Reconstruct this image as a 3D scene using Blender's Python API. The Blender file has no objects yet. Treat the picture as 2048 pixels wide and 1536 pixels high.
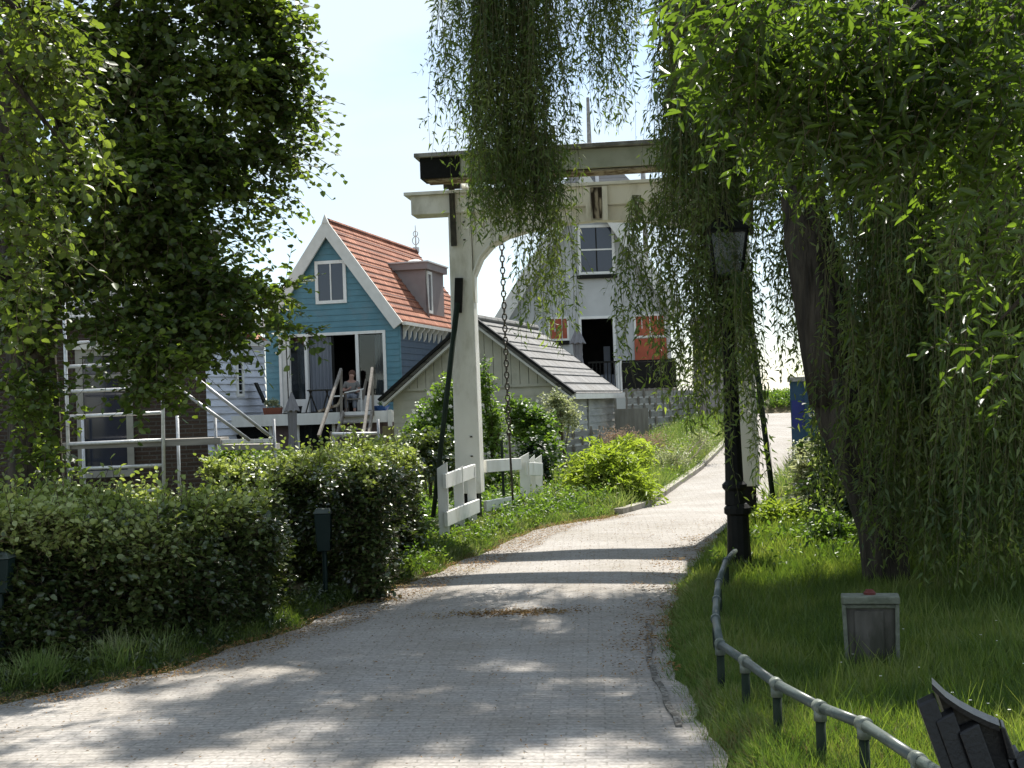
import bpy, math, random
import numpy as np
from mathutils import Vector, Matrix, Quaternion
R = math.radians
random.seed(7)
rng = np.random.default_rng(11)
scn = bpy.context.scene
COL = scn.collection

# ------------------------------------------------------------------ camera
F = 2700.0; PITCH = R(0.85); ROLL = R(2.0); EYE = 1.7
_f = Vector((0, math.cos(PITCH), math.sin(PITCH)))
_r0 = Vector((1, 0, 0)); _u0 = _r0.cross(_f)
_r = _r0*math.cos(ROLL) - _u0*math.sin(ROLL)
_u = _u0*math.cos(ROLL) + _r0*math.sin(ROLL)
CAM = Vector((0, 0, EYE))
def ray(px, py): return _f + _r*((px-1024)/F) + _u*((768-py)/F)
def at(px, py, Y):
    d = ray(px, py); return CAM + d*(Y/d.y)
def gz(px, py, z):
    d = ray(px, py); return CAM + d*((z-EYE)/d.z)
cam = bpy.data.cameras.new('camera'); camo = bpy.data.objects.new('camera', cam); COL.objects.link(camo)
m = Matrix((( _r.x, _u.x, -_f.x, 0), (_r.y, _u.y, -_f.y, 0), (_r.z, _u.z, -_f.z, EYE), (0, 0, 0, 1)))
camo.matrix_world = m
cam.sensor_width = 36; cam.lens = F/2048*36; cam.clip_end = 5000; cam.clip_start = 0.05
scn.camera = camo

# ------------------------------------------------------------------ light
AZ, EL = R(19), R(53)
S = Vector((math.sin(AZ)*math.cos(EL), math.cos(AZ)*math.cos(EL), math.sin(EL)))
sun = bpy.data.lights.new('sun', 'SUN'); sun.energy = 5.0; sun.angle = R(0.55); sun.color = (1, .955, .88)
so = bpy.data.objects.new('sun', sun); COL.objects.link(so); so.rotation_euler = S.to_track_quat('Z', 'Y').to_euler()
w = bpy.data.worlds.new('World'); scn.world = w; w.use_nodes = True
nt = w.node_tree; nt.nodes.clear()
sky = nt.nodes.new('ShaderNodeTexSky'); sky.sky_type = 'NISHITA'; sky.sun_disc = False
sky.sun_elevation = EL; sky.sun_rotation = AZ; sky.air_density = 1.0; sky.dust_density = .35; sky.ozone_density = 1.6
tc = nt.nodes.new('ShaderNodeTexCoord'); mp = nt.nodes.new('ShaderNodeMapping'); mp.inputs['Scale'].default_value = (1, 1, 3.2)
ns = nt.nodes.new('ShaderNodeTexNoise'); ns.inputs['Scale'].default_value = 3.2; ns.inputs['Detail'].default_value = 7; ns.inputs['Roughness'].default_value = .5
cr = nt.nodes.new('ShaderNodeValToRGB'); cr.color_ramp.elements[0].position = .44; cr.color_ramp.elements[1].position = .62
mx = nt.nodes.new('ShaderNodeMix'); mx.data_type = 'RGBA'
mul = nt.nodes.new('ShaderNodeMath'); mul.operation = 'MULTIPLY'; mul.inputs[1].default_value = .5
bg = nt.nodes.new('ShaderNodeBackground'); out = nt.nodes.new('ShaderNodeOutputWorld')
L = nt.links.new
L(tc.outputs['Generated'], mp.inputs[0]); L(mp.outputs[0], ns.inputs['Vector']); L(ns.outputs['Fac'], cr.inputs[0])
ad0 = nt.nodes.new('ShaderNodeMath'); ad0.operation = 'ADD'; ad0.inputs[1].default_value = .38; L(cr.outputs[0], mul.inputs[0]); L(mul.outputs[0], ad0.inputs[0]); L(ad0.outputs[0], mx.inputs['Factor']); L(sky.outputs[0], mx.inputs['A'])
mx.inputs['B'].default_value = (4.7, 5.3, 5.7, 1)
L(mx.outputs['Result'], bg.inputs[0]); bg.inputs[1].default_value = 0.1; L(bg.outputs[0], out.inputs[0])
scn.view_settings.view_transform = 'Standard'; scn.view_settings.look = 'None'
scn.view_settings.exposure = 0.95; scn.view_settings.gamma = 1.0
scn.cycles.max_bounces = 6; scn.cycles.diffuse_bounces = 3; scn.cycles.glossy_bounces = 3
scn.cycles.transmission_bounces = 4; scn.cycles.transparent_max_bounces = 6
scn.cycles.caustics_reflective = False; scn.cycles.caustics_refractive = False
scn.cycles.sample_clamp_indirect = 6

# ------------------------------------------------------------------ materials
def newmat(name):
    mt = bpy.data.materials.new(name); mt.use_nodes = True
    n = mt.node_tree.nodes; b = n['Principled BSDF']; return mt, mt.node_tree, b
def rgba(c): return (c[0], c[1], c[2], 1)
def mat(name, c, c2=None, scale=8, rough=.7, bump=0.0, bscale=None, stretch=(1, 1, 1), spec=.3, metal=0, detail=6, lo=.35, hi=.65, stain=None, sscale=1.3, slo=.52, shi=.7):
    mt, t, b = newmat(name)
    b.inputs['Roughness'].default_value = rough; b.inputs['Specular IOR Level'].default_value = spec; b.inputs['Metallic'].default_value = metal
    tc = t.nodes.new('ShaderNodeTexCoord'); mp = t.nodes.new('ShaderNodeMapping'); mp.inputs['Scale'].default_value = stretch
    t.links.new(tc.outputs['Object'], mp.inputs[0])
    ns = t.nodes.new('ShaderNodeTexNoise'); ns.inputs['Scale'].default_value = scale; ns.inputs['Detail'].default_value = detail
    t.links.new(mp.outputs[0], ns.inputs['Vector'])
    cr = t.nodes.new('ShaderNodeValToRGB'); cr.color_ramp.elements[0].position = lo; cr.color_ramp.elements[1].position = hi
    cr.color_ramp.elements[0].color = rgba(c); cr.color_ramp.elements[1].color = rgba(c2 or c)
    t.links.new(ns.outputs['Fac'], cr.inputs[0]); outc = cr.outputs[0]
    if stain:
        n2 = t.nodes.new('ShaderNodeTexNoise'); n2.inputs['Scale'].default_value = sscale; n2.inputs['Detail'].default_value = 9; n2.inputs['Roughness'].default_value = .65
        t.links.new(mp.outputs[0], n2.inputs['Vector'])
        c3 = t.nodes.new('ShaderNodeValToRGB'); c3.color_ramp.elements[0].position = slo; c3.color_ramp.elements[1].position = shi
        t.links.new(n2.outputs['Fac'], c3.inputs[0])
        mxx = t.nodes.new('ShaderNodeMix'); mxx.data_type = 'RGBA'
        t.links.new(c3.outputs[0], mxx.inputs['Factor']); t.links.new(outc, mxx.inputs['A']); mxx.inputs['B'].default_value = rgba(stain); outc = mxx.outputs['Result']
    t.links.new(outc, b.inputs['Base Color'])
    if bump:
        bp = t.nodes.new('ShaderNodeBump'); bp.inputs['Strength'].default_value = 1; bp.inputs['Distance'].default_value = bump
        n3 = t.nodes.new('ShaderNodeTexNoise'); n3.inputs['Scale'].default_value = bscale or scale*4; n3.inputs['Detail'].default_value = 5
        t.links.new(mp.outputs[0], n3.inputs['Vector']); t.links.new(n3.outputs['Fac'], bp.inputs['Height']); t.links.new(bp.outputs[0], b.inputs['Normal'])
    return mt
def leafmat(name, cols, trans=.45, tcol=None, rough=.45, spec=.5):
    mt = bpy.data.materials.new(name); mt.use_nodes = True; t = mt.node_tree; t.nodes.clear()
    g = t.nodes.new('ShaderNodeNewGeometry'); cr = t.nodes.new('ShaderNodeValToRGB')
    e = cr.color_ramp.elements
    e[0].position = 0; e[0].color = rgba(cols[0]); e[1].position = 1; e[1].color = rgba(cols[-1])
    for i, c in enumerate(cols[1:-1]):
        q = e.new((i+1)/(len(cols)-1)); q.color = rgba(c)
    nn = t.nodes.new('ShaderNodeTexNoise'); nn.inputs['Scale'].default_value = 1.7; nn.inputs['Detail'].default_value = 3; t.links.new(g.outputs['Position'], nn.inputs['Vector'])
    m1 = t.nodes.new('ShaderNodeMath'); m1.operation = 'MULTIPLY_ADD'; m1.inputs[1].default_value = .62; t.links.new(g.outputs['Random Per Island'], m1.inputs[0])
    m2 = t.nodes.new('ShaderNodeMath'); m2.operation = 'MULTIPLY_ADD'; m2.inputs[1].default_value = 1.9; m2.inputs[2].default_value = -.76; t.links.new(nn.outputs['Fac'], m2.inputs[0]); t.links.new(m2.outputs[0], m1.inputs[2])
    t.links.new(m1.outputs[0], cr.inputs[0])
    p = t.nodes.new('ShaderNodeBsdfPrincipled'); p.inputs['Roughness'].default_value = rough; p.inputs['Specular IOR Level'].default_value = spec
    t.links.new(cr.outputs[0], p.inputs['Base Color'])
    tr = t.nodes.new('ShaderNodeBsdfTranslucent'); mc = t.nodes.new('ShaderNodeMix'); mc.data_type = 'RGBA'; mc.blend_type = 'MULTIPLY'
    mc.inputs['Factor'].default_value = 1; t.links.new(cr.outputs[0], mc.inputs['A']); mc.inputs['B'].default_value = rgba(tcol or (2.4, 2.5, .8))
    t.links.new(mc.outputs['Result'], tr.inputs[0])
    ms = t.nodes.new('ShaderNodeMixShader'); ms.inputs[0].default_value = trans
    o = t.nodes.new('ShaderNodeOutputMaterial')
    t.links.new(p.outputs[0], ms.inputs[1]); t.links.new(tr.outputs[0], ms.inputs[2]); t.links.new(ms.outputs[0], o.inputs[0])
    return mt
def brickmat(name, c1, c2, mortar, bw, bh, ms=.01, rough=.85, bump=.004, swap=None, offset=.5, var=None, vs=1.5, rot=None, dirt=None):
    mt, t, b = newmat(name); b.inputs['Roughness'].default_value = rough; b.inputs['Specular IOR Level'].default_value = .25
    tc = t.nodes.new('ShaderNodeTexCoord'); src = tc.outputs['Object']
    if swap:
        sp = t.nodes.new('ShaderNodeSeparateXYZ'); cb = t.nodes.new('ShaderNodeCombineXYZ'); t.links.new(src, sp.inputs[0])
        t.links.new(sp.outputs[swap[0]], cb.inputs[0]); t.links.new(sp.outputs[swap[1]], cb.inputs[1]); src = cb.outputs[0]
    if rot:
        mp = t.nodes.new('ShaderNodeMapping'); mp.inputs['Rotation'].default_value = (0, 0, rot); t.links.new(src, mp.inputs[0]); src = mp.outputs[0]
    br = t.nodes.new('ShaderNodeTexBrick'); br.inputs['Scale'].default_value = 1; br.inputs['Brick Width'].default_value = bw; br.inputs['Row Height'].default_value = bh
    br.inputs['Mortar Size'].default_value = ms; br.inputs['Mortar Smooth'].default_value = .3; br.offset = offset
    br.inputs['Color1'].default_value = rgba(c1); br.inputs['Color2'].default_value = rgba(c2); br.inputs['Mortar'].default_value = rgba(mortar)
    t.links.new(src, br.inputs['Vector'])
    ns = t.nodes.new('ShaderNodeTexNoise'); ns.inputs['Scale'].default_value = vs; ns.inputs['Detail'].default_value = 8; t.links.new(src, ns.inputs['Vector'])
    cr = t.nodes.new('ShaderNodeValToRGB'); cr.color_ramp.elements[0].position = .35; cr.color_ramp.elements[1].position = .68
    cr.color_ramp.elements[0].color = (1, 1, 1, 1); cr.color_ramp.elements[1].color = rgba(var or (.8, .78, .76))
    t.links.new(ns.outputs['Fac'], cr.inputs[0])
    mc = t.nodes.new('ShaderNodeMix'); mc.data_type = 'RGBA'; mc.blend_type = 'MULTIPLY'; mc.inputs['Factor'].default_value = 1
    t.links.new(br.outputs['Color'], mc.inputs['A']); t.links.new(cr.outputs[0], mc.inputs['B'])
    n2 = t.nodes.new('ShaderNodeTexNoise'); n2.inputs['Scale'].default_value = 45; n2.inputs['Detail'].default_value = 4; t.links.new(src, n2.inputs['Vector'])
    r2 = t.nodes.new('ShaderNodeValToRGB'); r2.color_ramp.elements[0].position = .3; r2.color_ramp.elements[1].position = .7
    r2.color_ramp.elements[0].color = (.72, .72, .72, 1); r2.color_ramp.elements[1].color = (1.15, 1.15, 1.15, 1)
    t.links.new(n2.outputs['Fac'], r2.inputs[0])
    m2 = t.nodes.new('ShaderNodeMix'); m2.data_type = 'RGBA'; m2.blend_type = 'MULTIPLY'; m2.inputs['Factor'].default_value = 1
    t.links.new(mc.outputs['Result'], m2.inputs['A']); t.links.new(r2.outputs[0], m2.inputs['B'])
    t.links.new(m2.outputs['Result'], b.inputs['Base Color'])
    ad = t.nodes.new('ShaderNodeMath'); ad.operation = 'MULTIPLY_ADD'; ad.inputs[1].default_value = .6
    iv = t.nodes.new('ShaderNodeMath'); iv.operation = 'SUBTRACT'; iv.inputs[0].default_value = 1
    t.links.new(br.outputs['Fac'], iv.inputs[1]); t.links.new(n2.outputs['Fac'], ad.inputs[0]); t.links.new(iv.outputs[0], ad.inputs[2])
    bp = t.nodes.new('ShaderNodeBump'); bp.inputs['Strength'].default_value = 1; bp.inputs['Distance'].default_value = bump
    t.links.new(ad.outputs[0], bp.inputs['Height']); t.links.new(bp.outputs[0], b.inputs['Normal'])
    return mt
def glass(name, c=(.02, .025, .035), rough=.06, spec=.6):
    mt, t, b = newmat(name); b.inputs['Base Color'].default_value = rgba(c); b.inputs['Roughness'].default_value = rough; b.inputs['Specular IOR Level'].default_value = spec
    return mt
def clearglass(name):
    mt = bpy.data.materials.new(name); mt.use_nodes = True; t = mt.node_tree; t.nodes.clear()
    tr = t.nodes.new('ShaderNodeBsdfTransparent'); tr.inputs[0].default_value = (.8, .84, .84, 1)
    gl = t.nodes.new('ShaderNodeBsdfGlossy'); gl.inputs['Roughness'].default_value = .05
    fr = t.nodes.new('ShaderNodeFresnel'); ms = t.nodes.new('ShaderNodeMixShader'); o = t.nodes.new('ShaderNodeOutputMaterial')
    t.links.new(fr.outputs[0], ms.inputs[0]); t.links.new(tr.outputs[0], ms.inputs[1]); t.links.new(gl.outputs[0], ms.inputs[2]); t.links.new(ms.outputs[0], o.inputs[0])
    return mt

M = {}
M['white'] = mat('white_paint', (.78, .77, .73), (.70, .69, .64), 6, .55, .002, 30, stain=(.38, .35, .27), sscale=2.5, slo=.58, shi=.78, stretch=(1, 1, .35))
M['bridge'] = mat('bridge_paint', (.78, .76, .69), (.71, .69, .62), 5, .55, .002, 25, stain=(.33, .31, .22), sscale=2.6, slo=.50, shi=.78, stretch=(1, 1, .4))
M['olive'] = mat('olive_cream_paint', (.60, .59, .47), (.52, .52, .41), 2, .6, .002, 25, stain=(.30, .31, .2), sscale=1.2, slo=.5, shi=.75)
M['cap'] = mat('weathered_zinc', (.42, .40, .38), (.22, .21, .19), 9, .5, .004, 40, stain=(.12, .11, .09), sscale=6)
M['black'] = mat('black_paint', (.008, .008, .007), (.014, .014, .012), 8, .6, .002, 40, spec=.15)
M['iron'] = mat('weathered_iron', (.035, .032, .026), (.07, .062, .045), 14, .5, .003, 60, metal=.4)
M['rot'] = mat('rotten_wood', (.16, .11, .065), (.42, .36, .27), 9, .9, .02, 22, stretch=(1, 1, .3), lo=.45, hi=.55)
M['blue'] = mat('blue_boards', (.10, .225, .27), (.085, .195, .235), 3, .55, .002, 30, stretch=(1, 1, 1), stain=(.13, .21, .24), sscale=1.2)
M['blueside'] = mat('shaded_blue_boards', (.085, .12, .16), (.075, .105, .14), 3, .6, .003, 30)  # duller copy of the blue boards, side wall shade put into the colour
M['wtrim'] = mat('cream_trim', (.66, .65, .60), (.60, .59, .54), 5, .55, .001, 30)
M['shadetrim'] = mat('shaded_cream_trim', (.33, .32, .28), (.26, .25, .22), 5, .6)  # cream trim darkened to carry the shade on the brick house window
M['wboard'] = mat('whitewashed_boards', (.70, .72, .78), (.60, .62, .68), 5, .6, .004, 20, stretch=(.3, 1, 2), stain=(.38, .38, .38), sscale=2)
M['beige'] = mat('beige_boards', (.46, .44, .35), (.40, .39, .31), 4, .65, .003, 25, stain=(.30, .29, .22), sscale=1.6)
M['greyboard'] = mat('weathered_board', (.46, .45, .42), (.34, .33, .31), 5, .75, .005, 20, stretch=(.4, .4, 2), stain=(.22, .21, .19), sscale=2)
M['render'] = mat('pale_render', (.50, .505, .49), (.44, .445, .43), 1.5, .8, .002, 40, stain=(.36, .36, .34), sscale=1.1)
M['pinkrender'] = mat('greyish_pink_render', (.36, .32, .30), (.31, .28, .27), 1.5, .85, .002, 40)
M['purple'] = mat('purple_brown_boards', (.14, .10, .10), (.115, .085, .085), 3, .7, .003, 20)
M['dormer'] = mat('grey_brown_panel', (.27, .235, .225), (.24, .205, .2), 3, .6, .002, 20)
M['zinc'] = mat('pale_flat_roof', (.62, .60, .58), (.5, .49, .47), 4, .5)
M['tile'] = brickmat('orange_roof_tile', (.50, .22, .13), (.36, .14, .085), (.16, .08, .06), .26, .33, .03, .8, .02, offset=0, var=(.62, .55, .5), vs=1.1, swap=('Y', 'Z'))
M['greytile'] = brickmat('grey_roof_tile', (.25, .245, .235), (.21, .205, .20), (.12, .12, .118), .5, .3, .02, .8, .012, offset=0, var=(.8, .78, .74), vs=1.6, swap=('Y', 'Z'))
M['browntile'] = brickmat('dark_roof_tile', (.05, .035, .028), (.04, .03, .025), (.02, .015, .012), .25, .3, .02, .8, .02, offset=0, swap=('X', 'Z'))
M['brick'] = brickmat('dark_brown_brick', (.075, .05, .037), (.055, .037, .028), (.10, .09, .08), .22, .065, .011, .85, .004, var=(.7, .7, .7), swap=('X', 'Z'))
M['glass'] = glass('window_glass', (.03, .036, .055))
M['dglass'] = glass('dark_window_glass', (.01, .012, .012))
M['clear'] = clearglass('lantern_glass')
M['sheenglass'] = clearglass('lantern_glass_sheen')
_t = M['sheenglass'].node_tree; _o = _t.nodes['Material Output']; _ms = _t.nodes.new('ShaderNodeMixShader'); _ms.inputs[0].default_value = .38; _d = _t.nodes.new('ShaderNodeBsdfDiffuse'); _d.inputs[0].default_value = (.42, .45, .45, 1)  # diffuse grey share paints pale reflections onto the lantern panes
_t.links.new(_o.inputs[0].links[0].from_socket, _ms.inputs[1]); _t.links.new(_d.outputs[0], _ms.inputs[2]); _t.links.new(_ms.outputs[0], _o.inputs[0])
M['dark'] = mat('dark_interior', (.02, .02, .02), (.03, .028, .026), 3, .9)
M['curtain'] = mat('grey_curtain', (.22, .235, .26), (.17, .18, .205), 6, .9, .01, 9, stretch=(6, 6, .1))
M['blind'] = mat('orange_red_blind', (.40, .11, .055), (.34, .085, .05), 4, .8, .003, 30)
M['alu'] = mat('scaffold_aluminium', (.72, .72, .72), (.55, .55, .54), 20, .38, .002, 60, metal=.3)
M['galv'] = mat('galvanised_steel', (.42, .42, .42), (.30, .30, .30), 14, .5, .002, 60, metal=.5)
M['plank'] = mat('grey_plank', (.30, .28, .25), (.20, .185, .165), 5, .8, .006, 25, stretch=(.3, 2, 2))
M['wood'] = mat('weathered_wood', (.25, .225, .195), (.17, .15, .125), 6, .8, .006, 25, stretch=(2, 2, .3))
M['fencewood'] = mat('green_stained_boards', (.17, .15, .07), (.13, .115, .05), 5, .85, .006, 25, stretch=(2, 2, .3))
M['greyfab'] = mat('grey_parasol_cloth', (.235, .225, .23), (.19, .185, .19), 4, .95, .01, 12, stretch=(4, 4, .3))
M['weave'] = mat('weathered_woven_slats', (.27, .26, .24), (.18, .17, .155), 7, .85, .005, 25, stretch=(.4, .4, 2))
M['terra'] = mat('terracotta', (.24, .085, .05), (.19, .07, .045), 6, .85)
M['bowl'] = mat('blue_glaze', (.03, .10, .30), (.03, .08, .24), 6, .3)
M['skin'] = mat('skin', (.34, .2, .15), (.30, .17, .13), 8, .6)
M['hair'] = mat('reddish_hair', (.10, .045, .025), (.07, .03, .018), 30, .6)
M['shirt'] = mat('pale_shirt', (.20, .19, .17), (.16, .15, .14), 8, .9)
M['concrete'] = mat('weathered_concrete', (.12, .11, .095), (.07, .065, .055), 12, .9, .006, 50, stain=(.045, .045, .032), sscale=5, slo=.45, shi=.62, stretch=(1, 1, .35))
M['concedge'] = mat('lichened_concrete', (.17, .18, .14), (.11, .12, .09), 14, .9, .006, 60, stain=(.09, .10, .06), sscale=8)
M['red'] = mat('red_cap', (.12, .025, .018), (.09, .02, .015), 20, .6)
M['rail'] = mat('grey_green_tube', (.075, .095, .085), (.055, .07, .062), 10, .42, .001, 60, spec=.4, stain=(.17, .19, .17), sscale=9, slo=.6, shi=.75)
M['clamp'] = mat('pale_clamp', (.18, .20, .17), (.10, .12, .10), 16, .5, .003, 60, metal=.2)
M['railpost'] = mat('dark_green_post', (.010, .018, .012), (.02, .03, .018), 12, .7, spec=.15)
M['bench'] = mat('black_bench_paint', (.007, .007, .008), (.012, .012, .012), 20, .38, .0015, 70, spec=.35)
M['bin'] = mat('dark_green_metal', (.008, .02, .018), (.012, .025, .022), 10, .5, spec=.2)
M['skip'] = mat('dark_blue_steel', (.02, .055, .11), (.022, .065, .11), 5, .5, .003, 20)
M['skipblue'] = mat('bright_blue_panel', (.02, .03, .16), (.015, .025, .13), 5, .5)
M['bark'] = mat('furrowed_bark', (.022, .018, .013), (.07, .058, .042), 11, .95, .09, 14, stretch=(1, 1, .22))
M['twig'] = mat('twig_bark', (.10, .075, .04), (.07, .055, .03), 9, .8)
M['wtwig'] = mat('willow_twig', (.13, .125, .05), (.09, .09, .04), 9, .7)
M['soil'] = mat('soil_and_turf', (.05, .062, .022), (.085, .07, .04), 3, .95, .03, 12, stain=(.13, .10, .05), sscale=.8)
M['kerb'] = mat('kerb_stone', (.36, .33, .28), (.26, .24, .2), 9, .85, .004, 50, stain=(.13, .12, .08), sscale=3)
M['road'] = brickmat('paved_road', (.385, .36, .33), (.335, .31, .285), (.285, .265, .235), .20, .055, .005, .9, .003, var=(.80, .78, .74), vs=1.3, rot=.06)
M['gutter'] = mat('gutter_pavers', (.10, .09, .075), (.28, .26, .23), 30, .9, .01, 60, lo=.45, hi=.62)
M['flower'] = mat('pale_petals', (.80, .78, .72), (.75, .72, .6), 6, .8)

LF = {}
LF['lime'] = leafmat('lime_leaf', [(.034, .056, .018), (.06, .092, .024), (.10, .138, .034), (.15, .19, .05)], .46, (2.4, 2.5, .9), .42, .5)
LF['limelight'] = leafmat('young_lime_leaf', [(.06, .085, .022), (.085, .115, .03), (.12, .15, .042)], .5, (2.3, 2.4, .8), .45, .5)
LF['hedge'] = leafmat('hedge_leaf', [(.02, .036, .014), (.036, .058, .018), (.07, .098, .03), (.13, .165, .05)], .2, (2.2, 2.3, .8), .3, .6)  # darkened base colour carries the shade of the hedge sides
LF['hedgelit'] = leafmat('sunlit_hedge_leaf', [(.12, .165, .04), (.19, .24, .065), (.28, .33, .11), (.38, .42, .2)], .3, (1.7, 1.75, .8), .45, .4)  # yellowish new growth, lightened further to paint sunlight on hedge tops
LF['willow'] = leafmat('willow_leaf', [(.05, .082, .028), (.082, .122, .036), (.13, .17, .052), (.19, .22, .08)], .46, (2.1, 2.2, .8), .5, .45)
LF['ash'] = leafmat('ash_leaf', [(.04, .065, .016), (.06, .092, .02), (.085, .125, .028)], .45, (2.5, 2.7, .8), .4, .5)
LF['bush'] = leafmat('shrub_leaf', [(.05, .095, .02), (.09, .15, .03), (.14, .20, .045)], .4, (2.0, 2.1, .8), .45, .45)
LF['dark'] = leafmat('dark_leaf', [(.012, .026, .01), (.018, .036, .012), (.028, .05, .016)], .3, (2, 2.1, .8), .5, .35)
LF['fern'] = leafmat('bright_fern_leaf', [(.17, .23, .035), (.23, .29, .045), (.30, .35, .07)], .4, (1.6, 1.7, .8), .5, .3)
LF['silver'] = leafmat('cream_edged_leaf', [(.20, .23, .11), (.32, .34, .2), (.45, .46, .3)], .35, (1.3, 1.35, .9), .5, .4)
LF['pink'] = leafmat('dry_pinkish_seed_head', [(.30, .22, .17), (.38, .28, .22), (.24, .22, .12)], .2, (1.2, 1.1, .9), .9, .1)
LF['grass'] = leafmat('grass_blade', [(.05, .09, .02), (.08, .125, .028), (.13, .175, .042), (.20, .22, .08)], .4, (1.9, 2.0, .8), .5, .35)
LF['verge'] = leafmat('verge_grass_blade', [(.07, .135, .03), (.13, .20, .05), (.19, .24, .09), (.30, .31, .18)], .35, (1.6, 1.6, .8), .6, .25)
LF['dry'] = leafmat('dry_straw', [(.26, .19, .09), (.34, .27, .14), (.20, .15, .06), (.14, .17, .04)], .2, (1.2, 1.2, .9), .9, .1)
LF['litter'] = leafmat('fallen_catkins', [(.26, .16, .06), (.20, .11, .04), (.33, .25, .11)], .05, (1, 1, 1), .9, .1)

# ------------------------------------------------------------------ object helpers
def thing(name, label, cat, loc=(0, 0, 0), rotz=0, group=None):
    o = bpy.data.objects.new(name, None); COL.objects.link(o); o.location = loc; o.rotation_euler = (0, 0, rotz)
    o.empty_display_size = .2; o['label'] = label; o['category'] = cat
    if group: o['group'] = group
    return o
def tag(o, label=None, cat=None, group=None, kind=None):
    if label: o['label'] = label
    if cat: o['category'] = cat
    if group: o['group'] = group
    if kind: o['kind'] = kind
    return o
def copy_tree(o, parent=None):
    c = o.copy(); COL.objects.link(c); c.parent = parent
    for ch in [x for x in bpy.data.objects if x.parent == o]: copy_tree(ch, c)
    return c
def V(*a): return Vector(a)
class MB:
    def __init__(s, off=None): s.v = []; s.f = []; s.off = Vector(off) if off is not None else Vector((0, 0, 0)); s.sm = False
    def add(s, vs, fs):
        n = len(s.v); s.v += [Vector(q)-s.off for q in vs]; s.f += [tuple(i+n for i in f) for f in fs]
    def box(s, x0, x1, y0, y1, z0, z1):
        s.add([(x0, y0, z0), (x1, y0, z0), (x1, y1, z0), (x0, y1, z0), (x0, y0, z1), (x1, y0, z1), (x1, y1, z1), (x0, y1, z1)],
              [(0, 3, 2, 1), (4, 5, 6, 7), (0, 1, 5, 4), (1, 2, 6, 5), (2, 3, 7, 6), (3, 0, 4, 7)])
    def hexa(s, b, t):  # 4 bottom pts, 4 top pts
        s.add(list(b)+list(t), [(0, 3, 2, 1), (4, 5, 6, 7), (0, 1, 5, 4), (1, 2, 6, 5), (2, 3, 7, 6), (3, 0, 4, 7)])
    def beam(s, a, b, wd, hg, up=(0, 0, 1)):
        a = Vector(a); b = Vector(b); d = (b-a).normalized(); up = Vector(up)
        if abs(d.dot(up)) > .99: up = Vector((0, 1, 0))
        sd = d.cross(up).normalized()*wd/2; u = sd.cross(d).normalized()*hg/2
        q = [-sd-u, sd-u, sd+u, -sd+u]
        s.hexa([a+x for x in q], [b+x for x in q])
    def prism(s, poly, y0, y1):  # poly in xz, extruded in y
        n = len(poly)
        vs = [(x, y0, z) for x, z in poly]+[(x, y1, z) for x, z in poly]
        s.add(vs, [tuple(range(n)), tuple(range(2*n-1, n-1, -1))]+[(i, i+n, (i+1) % n+n, (i+1) % n) for i in range(n)])
    def prism_x(s, poly, x0, x1):  # poly in yz
        n = len(poly)
        vs = [(x0, y, z) for y, z in poly]+[(x1, y, z) for y, z in poly]
        s.add(vs, [tuple(range(n)), tuple(range(2*n-1, n-1, -1))]+[(i, i+n, (i+1) % n+n, (i+1) % n) for i in range(n)])
    def tube(s, pts, rad, n=10, cap=True, flute=0):
        pts = [Vector(p) for p in pts]; K = len(pts)
        if not hasattr(rad, '__len__'): rad = [rad]*K
        vs = []; ref = None
        for i, p in enumerate(pts):
            d = (pts[min(i+1, K-1)]-pts[max(i-1, 0)]).normalized()
            if ref is None:
                ref = Vector((0, 0, 1)) if abs(d.z) < .9 else Vector((1, 0, 0))
            a = d.cross(ref).normalized(); b = d.cross(a).normalized(); ref = b.cross(d) if False else ref
            for k in range(n):
                t = 2*math.pi*k/n; rr = rad[i]*(1+flute*math.sin(k*2.4+i*.35)+flute*.6*math.sin(k*5.1-i*.2))
                vs.append(p+a*math.cos(t)*rr+b*math.sin(t)*rr)
        fs = [(i*n+k, i*n+(k+1) % n, (i+1)*n+(k+1) % n, (i+1)*n+k) for i in range(K-1) for k in range(n)]
        if cap: fs += [tuple(range(n-1, -1, -1)), tuple(range((K-1)*n, K*n))]
        s.add(vs, fs)
    def lathe(s, c, prof, n=16, sq=0):
        vs = []
        for r, z in prof:
            for k in range(n):
                t = 2*math.pi*(k+.5)/n; vs.append((c[0]+r*math.cos(t), c[1]+r*math.sin(t), c[2]+z))
        K = len(prof)
        fs = [(i*n+k, i*n+(k+1) % n, (i+1)*n+(k+1) % n, (i+1)*n+k) for i in range(K-1) for k in range(n)]
        fs += [tuple(range(n-1, -1, -1)), tuple(range((K-1)*n, K*n))]
        s.add(vs, fs)
    def torus(s, c, ax, up, R1, R2, r, n=10, k=5):
        ax = Vector(ax).normalized(); up = Vector(up).normalized(); c = Vector(c); nm = ax.cross(up)
        vs = []
        for i in range(n):
            t = 2*math.pi*i/n; d = ax*math.cos(t)*R1+up*math.sin(t)*R2; dd = d.normalized()
            for j in range(k):
                q = 2*math.pi*j/k; vs.append(c+d+dd*math.cos(q)*r+nm*math.sin(q)*r)
        s.add(vs, [(i*k+j, ((i+1) % n)*k+j, ((i+1) % n)*k+(j+1) % k, i*k+(j+1) % k) for i in range(n) for j in range(k)])
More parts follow.
